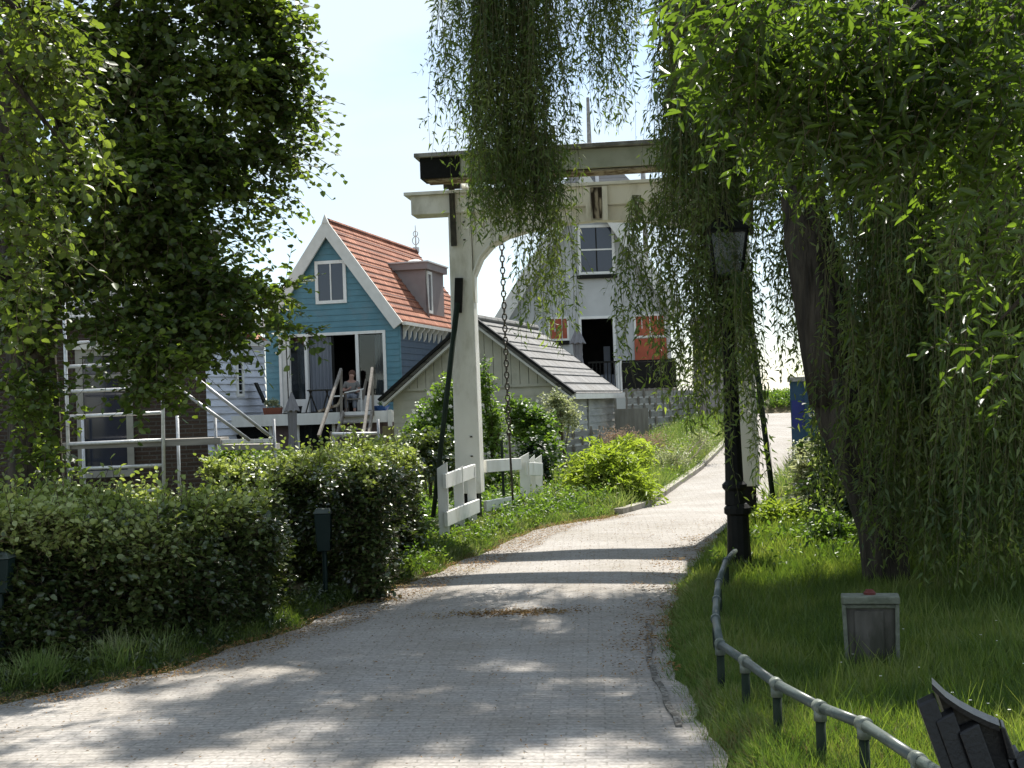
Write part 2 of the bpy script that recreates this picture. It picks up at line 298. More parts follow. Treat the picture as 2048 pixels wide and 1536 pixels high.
    def sphere(s, c, rx, ry, rz, n=12, m=8):
        vs = []
        for i in range(1, m):
            p = math.pi*i/m
            for k in range(n):
                t = 2*math.pi*k/n; vs.append((c[0]+rx*math.sin(p)*math.cos(t), c[1]+ry*math.sin(p)*math.sin(t), c[2]+rz*math.cos(p)))
        top = len(vs); vs += [(c[0], c[1], c[2]+rz), (c[0], c[1], c[2]-rz)]
        fs = [(i*n+k, (i+1)*n+k, (i+1)*n+(k+1) % n, i*n+(k+1) % n) for i in range(m-2) for k in range(n)]
        fs += [(top, k, (k+1) % n) for k in range(n)]+[(top+1, (m-2)*n+(k+1) % n, (m-2)*n+k) for k in range(n)]
        s.add(vs, fs)
    def build(s, name, mt, parent=None, smooth=False, bevel=0):
        me = bpy.data.meshes.new(name); me.from_pydata([tuple(q) for q in s.v], [], s.f); me.materials.append(mt)
        if smooth: me.polygons.foreach_set('use_smooth', [True]*len(me.polygons))
        me.update(); o = bpy.data.objects.new(name, me); COL.objects.link(o)
        if parent: o.parent = parent
        if bevel:
            bv = o.modifiers.new('bevel', 'BEVEL'); bv.width = bevel; bv.segments = 2; bv.limit_method = 'ANGLE'
        return o

# ------------------------------------------------------------------ numpy foliage
OV = (np.array([[0, 0, 0], [.28, .42, .10], [.68, .36, .10], [1, 0, -.05], [.68, -.36, .10], [.28, -.42, .10]], float), [(0, 5, 4, 3), (0, 3, 2, 1)])
NV = (np.array([[0, 0, 0], [.4, .5, .12], [1, 0, -.1], [.4, -.5, .12]], float), [(0, 3, 2, 1)])
def nz(a): return a/np.maximum(np.linalg.norm(a, axis=-1, keepdims=True), 1e-9)
class Fol:
    def __init__(s): s.V = []; s.Q = []; s.n = 0
    def put(s, v, q):
        s.V.append(v.astype(np.float32)); s.Q.append((q+s.n).astype(np.int32)); s.n += len(v)
    def leaves(s, pos, d, nrm, Ln, Wd, tm=OV):
        N = len(pos); d = nz(d); y = nz(np.cross(nrm, d)); z = np.cross(d, y)
        T, fs = tm; k = len(T)
        Ln = np.broadcast_to(np.asarray(Ln, float), (N,))[:, None, None]; Wd = np.broadcast_to(np.asarray(Wd, float), (N,))[:, None, None]
        v = pos[:, None, :]+d[:, None, :]*T[None, :, 0:1]*Ln+y[:, None, :]*T[None, :, 1:2]*Wd+z[:, None, :]*T[None, :, 2:3]*Ln
        q = (np.arange(N)[:, None, None]*k+np.array(fs)[None]).reshape(-1, 4)
        s.put(v.reshape(-1, 3), q)
    def stems(s, P, r):  # P (N,K,3)
        N, K, _ = P.shape; d = nz(P[:, -1]-P[:, 0]); a = nz(np.cross(d, np.array([.31, .2, .93]))); b = np.cross(d, a)
        rr = np.linspace(1, .45, K)[None, :, None, None]*np.broadcast_to(np.asarray(r, float), (N,))[:, None, None, None]
        ang = np.arange(3)*2*np.pi/3
        ring = a[:, None, None, :]*np.cos(ang)[None, None, :, None]+b[:, None, None, :]*np.sin(ang)[None, None, :, None]
        v = (P[:, :, None, :]+ring*rr).reshape(-1, 3)
        i = np.arange(K-1)[:, None]; j = np.arange(3)[None, :]
        base = np.stack([i*3+j, i*3+(j+1) % 3, (i+1)*3+(j+1) % 3, (i+1)*3+j], -1).reshape(-1, 4)
        q = (np.arange(N)[:, None, None]*K*3+base[None]).reshape(-1, 4)
        s.put(v, q)
    def build(s, name, mt, parent=None, off=(0, 0, 0)):
        v = np.concatenate(s.V)-np.array(off, np.float32); q = np.concatenate(s.Q)
        me = bpy.data.meshes.new(name); me.vertices.add(len(v)); me.vertices.foreach_set('co', v.ravel())
        me.loops.add(q.size); me.loops.foreach_set('vertex_index', q.ravel())
        me.polygons.add(len(q)); me.polygons.foreach_set('loop_start', np.arange(0, q.size, 4, dtype=np.int32))
        try: me.polygons.foreach_set('loop_total', np.full(len(q), 4, np.int32))
        except Exception: pass
        me.materials.append(mt); me.update(calc_edges=True)
        o = bpy.data.objects.new(name, me); COL.objects.link(o)
        if parent: o.parent = parent
        return o
def U(a, b, n): return rng.uniform(a, b, n)
def rdir(n):
    return nz(rng.normal(size=(n, 3)))
def twigs(fo, st, starts, dirs, lens, K, leaf, wid, droop=.3, tm=OV, wob=.06, stemr=.004, upn=.7):
    N = len(starts); dirs = nz(dirs); lens = np.broadcast_to(np.asarray(lens, float), (N,))
    ks = 5; t = np.linspace(0, 1, ks)
    bend = rng.normal(size=(N, 1, 3))*wob
    P = starts[:, None]+dirs[:, None]*(t[None, :, None]*lens[:, None, None])+bend*(t[None, :, None]**2)*lens[:, None, None]
    P[:, :, 2] -= droop*(t[None]**2)*lens[:, None]
    if st is not None: st.stems(P, stemr)
    tk = np.clip((np.arange(K)[None]+.3+U(0, .7, (N, K)))/K, 0, 1)
    x = tk*(ks-1); i0 = np.minimum(x.astype(int), ks-2); fr = (x-i0)[..., None]
    ii = np.arange(N)[:, None]
    pos = P[ii, i0]*(1-fr)+P[ii, i0+1]*fr; tan = nz(P[ii, i0+1]-P[ii, i0])
    sd = nz(np.cross(tan, np.array([0, 0, 1.])+rng.normal(size=(N, 1, 3))*.35))
    sgn = np.where((np.arange(K) % 2) == 0, 1, -1)[None, :, None]
    ld = tan*.55+sd*sgn*.85+rng.normal(size=(N, K, 3))*.28
    nr = np.array([0, 0, upn])+rng.normal(size=(N, K, 3))*.45
    sc = U(.65, 1.15, (N, K))
    fo.leaves(pos.reshape(-1, 3), ld.reshape(-1, 3), nr.reshape(-1, 3), (leaf*sc).ravel(), (wid*sc).ravel(), tm)
def P3(v): return np.array([v.x, v.y, v.z])
def blob(fo, st, c, rx, ry, rz, n, K=9, leaf=.065, wid=.05, ln=(.25, .5), droop=.3, tm=OV, shell=.35, wob=.08, stemr=.003, bias=(0, 0, -.2)):
    d = rdir(n); rr = (shell+(1-shell)*rng.random(n)**.7)[:, None]
    p = c[None]+d*rr*np.array([rx, ry, rz])[None]
    dd = d*np.array([1, 1, .7])+np.array(bias)+rng.normal(size=(n, 3))*.45
    twigs(fo, st, p-nz(dd)*.15, dd, U(ln[0], ln[1], n), K, leaf, wid, droop, tm, wob, stemr)

# ------------------------------------------------------------------ terrain profile
ZY = [-50, 11, 14, 17, 19, 20, 26, 30.6, 36, 41, 46, 90]
ZZ = [0, 0, .06, .15, .13, .15, .30, .60, .85, 1.05, 1.08, 1.08]
def zr(y): return np.interp(y, ZY, ZZ)
def gr(px, py):  # on the road profile
    p = gz(px, py, 0)
    for _ in range(30):
        p = gz(px, py, min(float(zr(p.y)), 1.5)*.5+p.z*.5)
    return p
LE = [gr(*q) for q in [(0, 1412), (330, 1342), (560, 1268), (880, 1142), (1000, 1092), (1060, 1062)]]
lx = [-40, -14, -8, -5.2]+[p.x for p in LE]; ly = [3.2, 4.3, 5.6, 6.9]+[p.y for p in LE]
for q in [(1210, 1036), (1300, 1011), (1400, 941), (1450, 891)]:
    p = gr(*q); lx.append(p.x); ly.append(p.y)
pc = at(1500, 838, 41.0); lx += [pc.x, pc.x+.3, -60]; ly += [41, 43, 44]
RE = [gr(*q) for q in [(1470, 1560), (1400, 1430), (1345, 1330), (1335, 1250), (1358, 1170), (1425, 1085)]]
rx_ = [1.6, 1.3]+[p.x for p in RE]; ry_ = [0, 4.5]+[p.y for p in RE]
rx_ += [at(1470, 1000, 17.4).x, at(1530, 960, 20).x, at(1592, 900, 28).x, at(1606, 860, 36).x, at(1612, 838, 41).x, at(1612, 838, 41).x+.5, 60]; ry_ += [17.4, 20, 28, 36, 41, 43, 44]
o_ = np.argsort(ly); ly = np.array(ly)[o_]; lx = np.array(lx)[o_]
o_ = np.argsort(ry_); ry_ = np.array(ry_)[o_]; rx_ = np.array(rx_)[o_]
def LX(y): return np.where(y < 3.2, -40., np.interp(y, ly, lx)+(.04*np.sin(np.asarray(y)*4.3)+.02*np.sin(np.asarray(y)*11.3))*(np.asarray(y) < 17))
def RX(y): return np.interp(y, ry_, rx_)+(.02*np.sin(np.asarray(y)*5.1)+.018*np.sin(np.asarray(y)*12.7+1))*(np.asarray(y) < 17)
def sst(a, b, x):
    t = np.clip((x-a)/(b-a), 0, 1); return t*t*(3-2*t)
def hgt(x, y):
    x = np.asarray(x, float); y = np.asarray(y, float)
    z = zr(y); dl = LX(y)-x; dr = x-RX(y); d = np.maximum(dl, dr)
    base = np.where(x < RX(y), .06, .12)+.03*np.sin(x*1.7)*np.cos(y*1.3)
    side = z+(base-z)*sst(.8, 4.5, d)
    h = np.where(d < 0, z-.06, z-.06+(side+.05-(z-.06))*sst(0, .22, d))
    on = (y > 41.5) & (y < 46.3)
    h = np.where(y > 41.5, h+(1.02-h)*sst(41.5, 43, y), h)
    h = h+sst(46.3, 47.6, y)*.52
    h = h-sst(50, 60, y)*1.4
    return h

def gridmesh(name, xs, ys, mt, zf):
    X, Y = np.meshgrid(xs, ys); Z = zf(X, Y)
    v = np.stack([X, Y, Z], -1).reshape(-1, 3); nx = len(xs); ny = len(ys)
    i = np.arange(ny-1)[:, None]*nx+np.arange(nx-1)[None]
    q = np.stack([i, i+1, i+1+nx, i+nx], -1).reshape(-1, 4)
    f = Fol(); f.put(v, q); o = f.build(name, mt)
    for p in o.data.polygons: p.use_smooth = True
    return o
xs = np.concatenate([[-2000, -600, -200, -80, -40, -25], np.arange(-16, 14, .22), [16, 20, 28, 45, 80, 200, 600, 2000]])
ys = np.concatenate([[-600, -100, -30, -8, -2], np.arange(0, 52, .25), [55, 60, 80, 150, 400, 1000, 3000]])
g = gridmesh('ground', xs, ys, M['soil'], hgt); tag(g, kind='structure')
# road sheet
f = Fol(); yy = np.concatenate([np.arange(-6, 3.2, .8), np.arange(3.2, 43, .2)]); nx = 9
vv = []
for y in yy:
    a, b = float(LX(np.array(y))), float(RX(np.array(y)))
    a = max(a, -40)
    for k in range(nx):
        t = k/(nx-1); x = a+(b-a)*t; vv.append((x, y, float(zr(y))+.03*math.sin(math.pi*t)*(1 if y > 5 else .3)+.006*math.sin(x*3.1+y*2.3)*math.sin(y*1.7-x)))
i = np.arange(len(yy)-1)[:, None]*nx+np.arange(nx-1)[None]
f.put(np.array(vv), np.stack([i, i+1, i+1+nx, i+nx], -1).reshape(-1, 4))
o = f.build('road', M['road']); tag(o, kind='structure')
for p in o.data.polygons: p.use_smooth = True
b = MB(); b.add([(-60, 43, 1.062), (60, 43, 1.062), (60, 46.2, 1.07), (-60, 46.2, 1.07)], [(0, 1, 2, 3)])
tag(b.build('dyke_road', M['road']), kind='structure')
# gutter strip (right, near) and kerbs (left beyond the bridge, right near)
def strip(name, mt, fx, y0, y1, wd, zo, hh=0, step=.2):
    b = MB(); ysx = np.arange(y0, y1, step); pts = []
    for y in ysx:
        x = float(fx(np.array(y))); pts.append((x, y, float(zr(y))+zo))
    for a, c in zip(pts[:-1], pts[1:]):
        b.hexa([(a[0], a[1], a[2]-.1), (a[0]+wd, a[1], a[2]-.1), (c[0]+wd, c[1], c[2]-.1), (c[0], c[1], c[2]-.1)],
               [(a[0], a[1], a[2]+hh), (a[0]+wd, a[1], a[2]+hh), (c[0]+wd, c[1], c[2]+hh), (c[0], c[1], c[2]+hh)])
    return tag(b.build(name, mt), kind='structure')
strip('gutter', M['gutter'], lambda y: np.interp(y, ry_, rx_)-.16+.01*np.sin(y*9), 7.0, 10.4, .035, .016)
strip('kerb', M['kerb'], lambda y: LX(y)-.10, 18.6, 40.8, .13, .03, .05)

# ------------------------------------------------------------------ walls of lapped boards
def boards(mb, x0, x1, z0, z1, step=.16, holes=(), gable=None, lap=.022, back=.12, y=0):
    """rows of lapped boards in the xz plane; holes = [(xa,xb,za,zb)], gable(z)->half range (xa,xb)"""
    z = z0
    while z < z1-1e-4:
        zt = min(z+step, z1); zc = (z+zt)/2
        iv0 = [(x0, x1)]; top = (x0, x1)
        if gable:
            a, c = gable(z); iv0 = [(max(x0, a), min(x1, c))]; a2, c2 = gable(zt); top = (max(x0, a2), min(x1, c2))
        iv = iv0
        for (xa, xb, za, zb) in holes:
            if za < zc < zb:
                n = []
                for (p, q) in iv:
                    if xb <= p or xa >= q: n.append((p, q)); continue
                    if p < xa: n.append((p, xa))
                    if xb < q: n.append((xb, q))
                iv = n
        for (p, q) in iv:
            tp = max(p, top[0]); tq = min(q, top[1])
            if tq-tp < .01: tp = tq = (tp+tq)/2; tq += .005
            mb.hexa([(p, y-lap, z), (q, y-lap, z), (q, y+back, z), (p, y+back, z)], [(tp, y-.003, zt), (tq, y-.003, zt), (tq, y+back, zt), (tp, y+back, zt)])
        z = zt
def frame(mb, x0, x1, z0, z1, w, y0, y1, bottom=True):
    mb.box(x0, x0+w, y0, y1, z0, z1); mb.box(x1-w, x1, y0, y1, z0, z1)
    mb.box(x0+w, x1-w, y0, y1, z1-w, z1)
    if bottom: mb.box(x0+w, x1-w, y0, y1, z0, z0+w)
def window(parent, x0, x1, z0, z1, w=.08, y=-.05, gl=None, bars=(), hbars=(), name='window', fm=None, y1=.0):
    b = MB(); frame(b, x0, x1, z0, z1, w, y, y1)
    o = b.build(name, fm or M['white'], parent)
    g = MB(); g.box(x0+w, x1-w, y+.03, y1-.004, z0+w, z1-w); g.build('pane', gl or M['glass'], o)
    if bars or hbars:
        g = MB()
        for x in bars: g.box(x-.02, x+.02, y+.012, y+.028, z0+w, z1-w)
        for z in hbars: g.box(x0+w, x1-w, y+.008, y+.029, z-.025, z+.025)
        g.build('glazing_bar', fm or M['white'], o)
    return o
def roofslab(mb, pts, th):  # pts 4 corners of top, thickness down along normal
    a, b, c, d = [Vector(p) for p in pts]; n = (b-a).cross(d-a).normalized()
    if n.z < 0: n = -n
    mb.hexa([p-n*th for p in (a, b, c, d)], [a, b, c, d])

# ================================================================== BLUE HOUSE
pB = at(667, 822, 42); rB = R(-13)
bh = thing('wooden_house', 'blue weatherboard house with steep orange tiled roof and white gable trim', 'house', (pB.x, pB.y, 0), rB)
ze, za, HW, DP = 4.45, 7.45, 2.20, 9.3
def gabB(z):
    if z <= ze: return (-HW, HW)
    k = HW*(1-(z-ze)/(za-ze)); return (-k, k)
b = MB(); boards(b, -HW, HW, 1.62, za-.01, .19, [(-1.72, 1.76, 1.62, 4.08), (-.40, .52, 5.1, 6.3)], gabB)
b.build('front_wall', M['blue'], bh)
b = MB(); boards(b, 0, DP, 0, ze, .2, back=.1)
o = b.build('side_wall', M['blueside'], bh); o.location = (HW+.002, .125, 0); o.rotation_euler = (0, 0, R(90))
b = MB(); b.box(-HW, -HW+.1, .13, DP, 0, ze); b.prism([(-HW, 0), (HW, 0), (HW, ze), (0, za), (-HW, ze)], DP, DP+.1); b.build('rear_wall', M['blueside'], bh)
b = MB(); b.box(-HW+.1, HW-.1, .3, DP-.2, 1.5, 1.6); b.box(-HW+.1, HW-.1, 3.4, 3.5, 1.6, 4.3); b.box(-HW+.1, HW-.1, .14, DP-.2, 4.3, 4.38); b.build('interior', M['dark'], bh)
b = MB(); b.prism([(-HW, 0), (HW, 0), (HW, 1.55), (-HW, 1.55)], .02, .12); b.build('basement_wall', M['purple'], bh)
# roof (right and left slopes)
ov = .16; rz = za+.16; re = (HW+ov, ze-.10)
b = MB(); roofslab(b, [(re[0], -.12, re[1]), (re[0], DP+.2, re[1]), (0, DP+.2, rz), (0, -.12, rz)], .09)
rf = b.build('roof', M['tile'], bh)
b = MB(); roofslab(b, [(-re[0], -.12, re[1]), (-re[0], DP+.2, re[1]), (0, DP+.2, rz), (0, -.12, rz)], .09); b.build('roof', M['tile'], bh)
# tile courses as real steps
b = MB()
for k in range(16):
    t = (k+.3)/16.5; x = re[0]*(1-t); z = re[1]+(rz-re[1])*t; nx_, nzn = (rz-re[1]), re[0]; l = math.hypot(nx_, nzn); nx_ /= l; nzn /= l
    b.beam((x+nx_*.012, -.13, z+nzn*.012), (x+nx_*.012, DP+.2, z+nzn*.012), .025, .028)
b.build('tile_course', M['tile'], rf)
b = MB(); b.tube([(0, .02, rz+.0), (0, DP+.2, rz+.0)], .09, 8)
b.build('ridge_tile', M['tile'], rf)
b = MB(); c = (0, DP+.1, rz+.05)
b.tube([c, (0, DP+.1, rz+1.0)], [.035, .012], 6); b.torus((0, DP+.1, rz+.42), (1, 0, 0), (0, 0, 1), .13, .16, .02); b.torus((0, DP+.1, rz+.68), (1, 0, 0), (0, 0, 1), .09, .1, .018)
b.box(-.1, .1, DP, DP+.2, rz-.02, rz+.16); b.build('finial', M['zinc'], rf)
# bargeboards
for s in (-1, 1):
    b = MB(); wq = .34
    dx, dz = re[0], rz-re[1]; l = math.hypot(dx, dz); nxx, nzz = dz/l, dx/l
    P0 = (s*re[0]+s*.03, re[1]-.02); P1 = (0, rz+.05)
    poly = [P0, P1, (0, rz+.05-wq*l/dx*1.0), (s*(re[0]+.03)-s*wq*nxx, re[1]-.02-wq*nzz)]
    if s < 0: poly = poly[::-1]
    b.prism(poly, -.21, -.13); b.build('bargeboard', M['wtrim'], bh)
b = MB(); b.prism([(-.11, rz-.1), (.11, rz-.1), (0, rz+.18)], -.23, -.12); b.build('gable_peak', M['wtrim'], bh)
b = MB(); b.beam((re[0]+.05, -.1, re[1]-.05), (re[0]+.05, DP+.1, re[1]-.05), .12, .1); b.build('gutter', M['wtrim'], bh)
for k in range(9):
    b = MB(); y = .35+k*.55
    b.prism([(HW+.03, ze-.62), (HW+.03, ze-.16), (HW+.24, ze-.16), (HW+.23, ze-.26), (HW+.13, ze-.36), (HW+.10, ze-.52)], y, y+.09); b.build('corbel', M['wtrim'], bh)
b = MB(); b.box(HW-.02, HW+.035, .0, .1, 1.6, ze); b.build('corner_board', M['blue'], bh)
window(bh, -.45, .57, 5.02, 6.36, .1, -.06, bars=(.06,), fm=M['white'])
# lower glazed front
b = MB(); frame(b, -1.74, 1.78, 1.66, 4.12, .09, -.05, .1, bottom=False); fr = b.build('patio_window', M['white'], bh)
b = MB(); b.box(-1.645, -1.36, -.03, .05, 1.68, 4.03); b.build('shutter', M['wtrim'], fr)
b = MB(); b.box(-.885, -.79, -.045, .1, 1.66, 4.03); b.build('mullion', M['white'], fr)
b = MB(); b.box(.80, .90, -.045, .1, 1.66, 4.03); b.build('mullion', M['white'], fr)
b = MB(); b.box(-1.36, -.885, -.02, .06, 1.66, 2.08); b.build('sill_panel', M['white'], fr)
b = MB(); b.box(.9, 1.69, -.03, .06, 1.66, 2.12); b.build('sill_panel', M['white'], fr)
b = MB(); b.box(-1.36, -.885, .0, .02, 2.08, 4.03); b.build('pane', M['clear'], fr)
b = MB(); b.box(.9, 1.69, .0, .02, 2.12, 4.0); b.build('pane', M['clear'], fr)
def curtain(name, x0, x1, y, z0, z1, n=18, par=fr):
    b = MB(); pts = []
    for k in range(n*4+1):
        t = k/(n*4); pts.append((x0+(x1-x0)*t, y+.03*math.sin(t*n*2*math.pi*.5)))
    vs = [(x, yy, z0) for x, yy in pts]+[(x, yy, z1) for x, yy in pts]; m_ = len(pts)
    b.add(vs, [(i, i+1, i+1+m_, i+m_) for i in range(m_-1)]); return b.build(name, M['curtain'], par, smooth=True)
curtain('curtain', -.78, -.02, .12, 1.68, 4.0, 12)
curtain('curtain', 1.36, 1.66, .16, 1.9, 3.98, 6)
curtain('curtain', -1.34, -1.02, .5, 2.1, 3.98, 5)
b = MB(); b.box(-.02, .06, .05, .1, 1.66, 4.03); b.build('door_jamb', M['black'], fr)
# dormer on the right slope
dm = MB(); y0, y1 = 3.7, 5.9; zt_ = 6.32; xo = 2.02
def xroof(z): return re[0]*(1-(z-re[1])/(rz-re[1]))
xi = xroof(zt_)-.05; xb = xroof(4.75)
dm.prism([(xi, zt_), (xroof(4.62)-.03, 4.60), (xo, 4.62), (xo, zt_)], y0, y1); d_ = dm.build('dormer', M['dormer'], bh)
b = MB(); b.box(xi-.25, xo+.12, y0-.12, y1+.12, zt_, zt_+.22); b.build('dormer_fascia', M['dormer'], d_)
b = MB(); b.box(xi-.3, xo+.16, y0-.16, y1+.16, zt_+.222, zt_+.27); b.build('dormer_roof', M['zinc'], d_)
b = MB(); b.sphere((xi+.55, y0+.8, zt_+.27), .32, .32, .16); b.build('roof_light', M['white'], d_, smooth=True)
b = MB(); b.box(xo+.002, xo+.05, y0+.1, y0+.2, 4.85, zt_-.05); b.box(xo+.002, xo+.05, y0+.55, y0+.65, 4.85, zt_-.05); b.box(xo+.002, xo+.05, y0+.2, y0+.55, zt_-.15, zt_-.05); b.box(xo+.002, xo+.05, y0+.2, y0+.55, 4.85, 4.95)
wf = b.build('dormer_window', M['white'], d_)
b = MB(); b.box(xo+.002, xo+.02, y0+.2, y0+.55, 4.95, zt_-.15); b.build('pane', M['glass'], wf)
b = MB(); b.box(-1.95, -1.62, 2.6, 3.2, 5.0, 6.25); b.box(-2.0, -1.57, 2.55, 3.25, 6.25, 6.33); b.build('chimney', M['dormer'], bh)

# deck
dk = thing('raised_deck', 'raised deck with long white fascia in front of the blue house', 'deck', (-6.2, 40, 0))
xa, xb2 = at(430, 830, 39.8).x+6.2, at(787, 830, 39.8).x+6.2
b = MB(); b.box(xa, xb2, -.2, 2.6, 1.52, 1.6); b.build('decking', M['plank'], dk)
b = MB(); b.box(xa, xb2, -.26, -.2, 1.3, 1.64); b.build('fascia', M['white'], dk)
b = MB(); boards(b, xa+.05, xb2-.05, 0, 1.52, .2, [(.08+0, 1.2, .2, 1.16)] and [], y=.05); b.build('lower_wall', M['purple'], dk)
for (p0, p1, t0) in ((592, 670, 842), (463, 543, 846)):
    x0 = at(p0, 880, 39.85).x+6.2; x1 = at(p1, 880, 39.85).x+6.2; zt2 = at(p0, t0, 39.85).z
    window(dk, x0, x1, .3, zt2, .09, -.04, gl=M['dglass'], y1=.02)
b = MB(); b.box(xb2-.16, xb2-.04, -.34, -.262, 0, 1.66); b.build('corner_post', M['wtrim'], dk)

# stairs
st = thing('garden_stairs', 'open wooden stairs leading up to the raised deck', 'stairs', (at(700, 860, 38.5).x, 38.5, 0))
for s in (-1, 1):
    b = MB(); b.beam((s*.42+.1, 1.2, 1.6), (s*.52-.05, -.9, 0), .06, .2); b.build('stringer', M['wood'], st)
    b = MB(); b.beam((s*.46+.1, 1.3, 2.9), (s*.62-.12, -1.1, 1.0), .07, .09); b.build('handrail', M['wood'], st)
    for q in (0, 1):
        b = MB(); b.beam((s*.45+.1-q*.1, 1.22-q*1.9, 2.85-q*1.75), (s*.47-q*.03+.08, 1.22-q*1.9, 1.5-q*1.4), .07, .07); b.build('baluster', M['wood'], st)
for k in range(8):
    t = k/7.5; b = MB(); b.box(-.39+.1-.1*t, .39+.1-.1*t, 1.05-t*1.85, 1.3-t*1.85, 1.5-t*1.45, 1.54-t*1.45); b.build('tread', M['plank'], st)

# things on the deck
def deckp(px, Y=40.4): return at(px, 815, Y).x
# dark folding chair at left
c = thing('folding_chair', 'dark folding garden chair leaning back beside the terracotta planter', 'chair', (deckp(524), 40.5, 1.6))
b = MB(); b.beam((-.18, 0, 1.0), (.08, 0, .38), .42, .05, up=(1, 0, .4)); b.build('backrest', M['black'], c)
b = MB(); b.box(.02, .45, -.22, .22, .4, .44); b.build('seat', M['black'], c)
for s in (-.2, .2):
    b = MB(); b.beam((.08, s, .4), (.3, s, 0), .03, .03); b.build('leg', M['white'], c)
    b = MB(); b.beam((.4, s, .4), (-.05, s, 0), .03, .03); b.build('leg', M['white'], c)
c = thing('planter_box', 'terracotta planter box with pale leafy plants on the deck edge', 'planter', (deckp(549), 40.1, 1.6))
b = MB(); b.hexa([(-.24, -.12, 0), (.24, -.12, 0), (.24, .12, 0), (-.24, .12, 0)], [(-.28, -.15, .24), (.28, -.15, .24), (.28, .15, .24), (-.28, .15, .24)]); b.build('pot', M['terra'], c)
fo = Fol(); blob(fo, None, np.array([0, 0, .38]), .3, .2, .16, 60, 7, .07, .04, (.1, .2)); fo.build('plant', LF['silver'], c)
c = thing('plant_tub', 'small black plastic tub next to the bistro table', 'tub', (deckp(596), 40.1, 1.6))
b = MB(); b.lathe((0, 0, 0), [(.13, 0), (.17, .24), (.18, .24), (.18, .26), (.15, .26), (.14, .2)], 14); b.build('tub', M['black'], c)
c = thing('bistro_table', 'small round bistro table with crossed dark legs on the deck', 'table', (deckp(636), 40.8, 1.6))
b = MB(); b.lathe((0, 0, .7), [(.36, 0), (.38, .01), (.38, .03), (.36, .04)], 20); b.build('tabletop', M['iron'], c)
for s in (-.25, .25):
    for q in (-1, 1):
        b = MB(); b.beam((s-.02, -q*.2, .7), (s+.16*q, q*.2, 0), .03, .03); b.build('leg', M['iron'], c)
c = thing('lounge_chair', 'low brown lounge chair with pale arm beside the bistro table', 'chair', (deckp(668), 40.7, 1.6))
b = MB(); b.beam((-.5, 0, .08), (.1, 0, .25), .5, .07, up=(0, 0, 1)); b.build('seat', M['rot'], c)
b = MB(); b.beam((.1, 0, .25), (.28, 0, .6), .5, .06, up=(1, 0, 0)); b.build('backrest', M['rot'], c)
b = MB(); b.box(-.1, .3, -.3, -.25, .5, .54); b.build('armrest', M['white'], c)
for s in (-.22, .22):
    b = MB(); b.box(.05, .09, s-.02, s+.02, 0, .26); b.build('leg', M['wood'], c)
c = thing('garden_armchair', 'pale wooden garden armchair with slanted back at the top of the stairs', 'chair', (deckp(706), 41.0, 1.6))
b = MB(); b.box(-.26, .26, -.24, .24, .40, .44); b.build('seat', M['wood'], c)
b = MB()
for k in range(5): b.beam((.2+k*.012, -.2+k*.1, .42), (.36, -.2+k*.1, 1.0), .06, .02, up=(1, 0, 0))
b.build('backrest', M['wood'], c)
for s in (-.26, .26):
    b = MB(); b.beam((-.28, s, .62), (.30, s, .72), .05, .03); b.build('armrest', M['white'], c)
    b = MB(); b.box(-.26, -.22, s-.02, s+.02, 0, .62); b.build('leg', M['wood'], c)
    b = MB(); b.box(.2, .24, s-.02, s+.02, 0, .7); b.build('leg', M['wtrim'], c)
# person seated in the doorway
def skin_obj(name, pts, edges, rad, mt, parent, loc=(0, 0, 0)):
    me = bpy.data.meshes.new(name); me.from_pydata(pts, edges, []); me.materials.append(mt)
    o = bpy.data.objects.new(name, me); COL.objects.link(o); o.parent = parent
    sk = o.modifiers.new('skin', 'SKIN'); sk.use_smooth_shade = True
    for i, r_ in enumerate(rad):
        me.skin_vertices[0].data[i].radius = (r_, r_)
    me.skin_vertices[0].data[0].use_root = True
    ss = o.modifiers.new('sub', 'SUBSURF'); ss.levels = 1; ss.render_levels = 2
    return o
pp = thing('person', 'person with reddish brown hair sitting in the dark open doorway', 'person', (deckp(697), 41.35, 1.6))
pts = [(0, 0, .5), (0, 0, .7), (0, -.02, .9), (0, -.03, 1.0), (.02, -.05, 1.12), (.03, -.07, 1.2),
       (-.17, -.02, .92), (-.24, -.08, .68), (-.06, -.28, .72), (.03, -.30, .80),
       (.17, -.02, .92), (.25, -.08, .68), (.2, -.3, .64), (.2, -.37, .63),
       (-.1, -.05, .47), (-.13, -.45, .5), (-.13, -.48, .08), (-.13, -.6, .05), (.1, -.05, .47), (.13, -.45, .5), (.13, -.48, .08), (.13, -.6, .05)]
ed = [(0, 1), (1, 2), (2, 3), (3, 4), (4, 5), (2, 6), (6, 7), (7, 8), (8, 9), (2, 10), (10, 11), (11, 12), (12, 13), (0, 14), (14, 15), (15, 16), (16, 17), (0, 18), (18, 19), (19, 20), (20, 21)]
rd = [.14, .13, .13, .05, .09, .08, .06, .045, .035, .03, .06, .045, .035, .03, .09, .07, .045, .035, .09, .07, .045, .035]
skin_obj('body', pts, ed, rd, M['skin'], pp)
skin_obj('shirt', [(0, 0, .52), (0, 0, .7), (0, -.02, .9), (-.17, -.02, .92), (-.23, -.07, .75), (.17, -.02, .92), (.23, -.07, .75)], [(0, 1), (1, 2), (2, 3), (3, 4), (2, 5), (5, 6)], [.16, .15, .14, .075, .06, .075, .06], M['shirt'], pp)
skin_obj('trousers', [(0, 0, .5), (-.1, -.05, .47), (-.13, -.45, .5), (-.13, -.48, .12), (.1, -.05, .47), (.13, -.45, .5), (.13, -.48, .12)], [(0, 1), (1, 2), (2, 3), (0, 4), (4, 5), (5, 6)], [.15, .11, .085, .065, .11, .085, .065], M['curtain'], pp)
b = MB(); b.sphere((.03, .0, 1.2), .11, .11, .12); b.build('hair', M['hair'], pp, smooth=True)
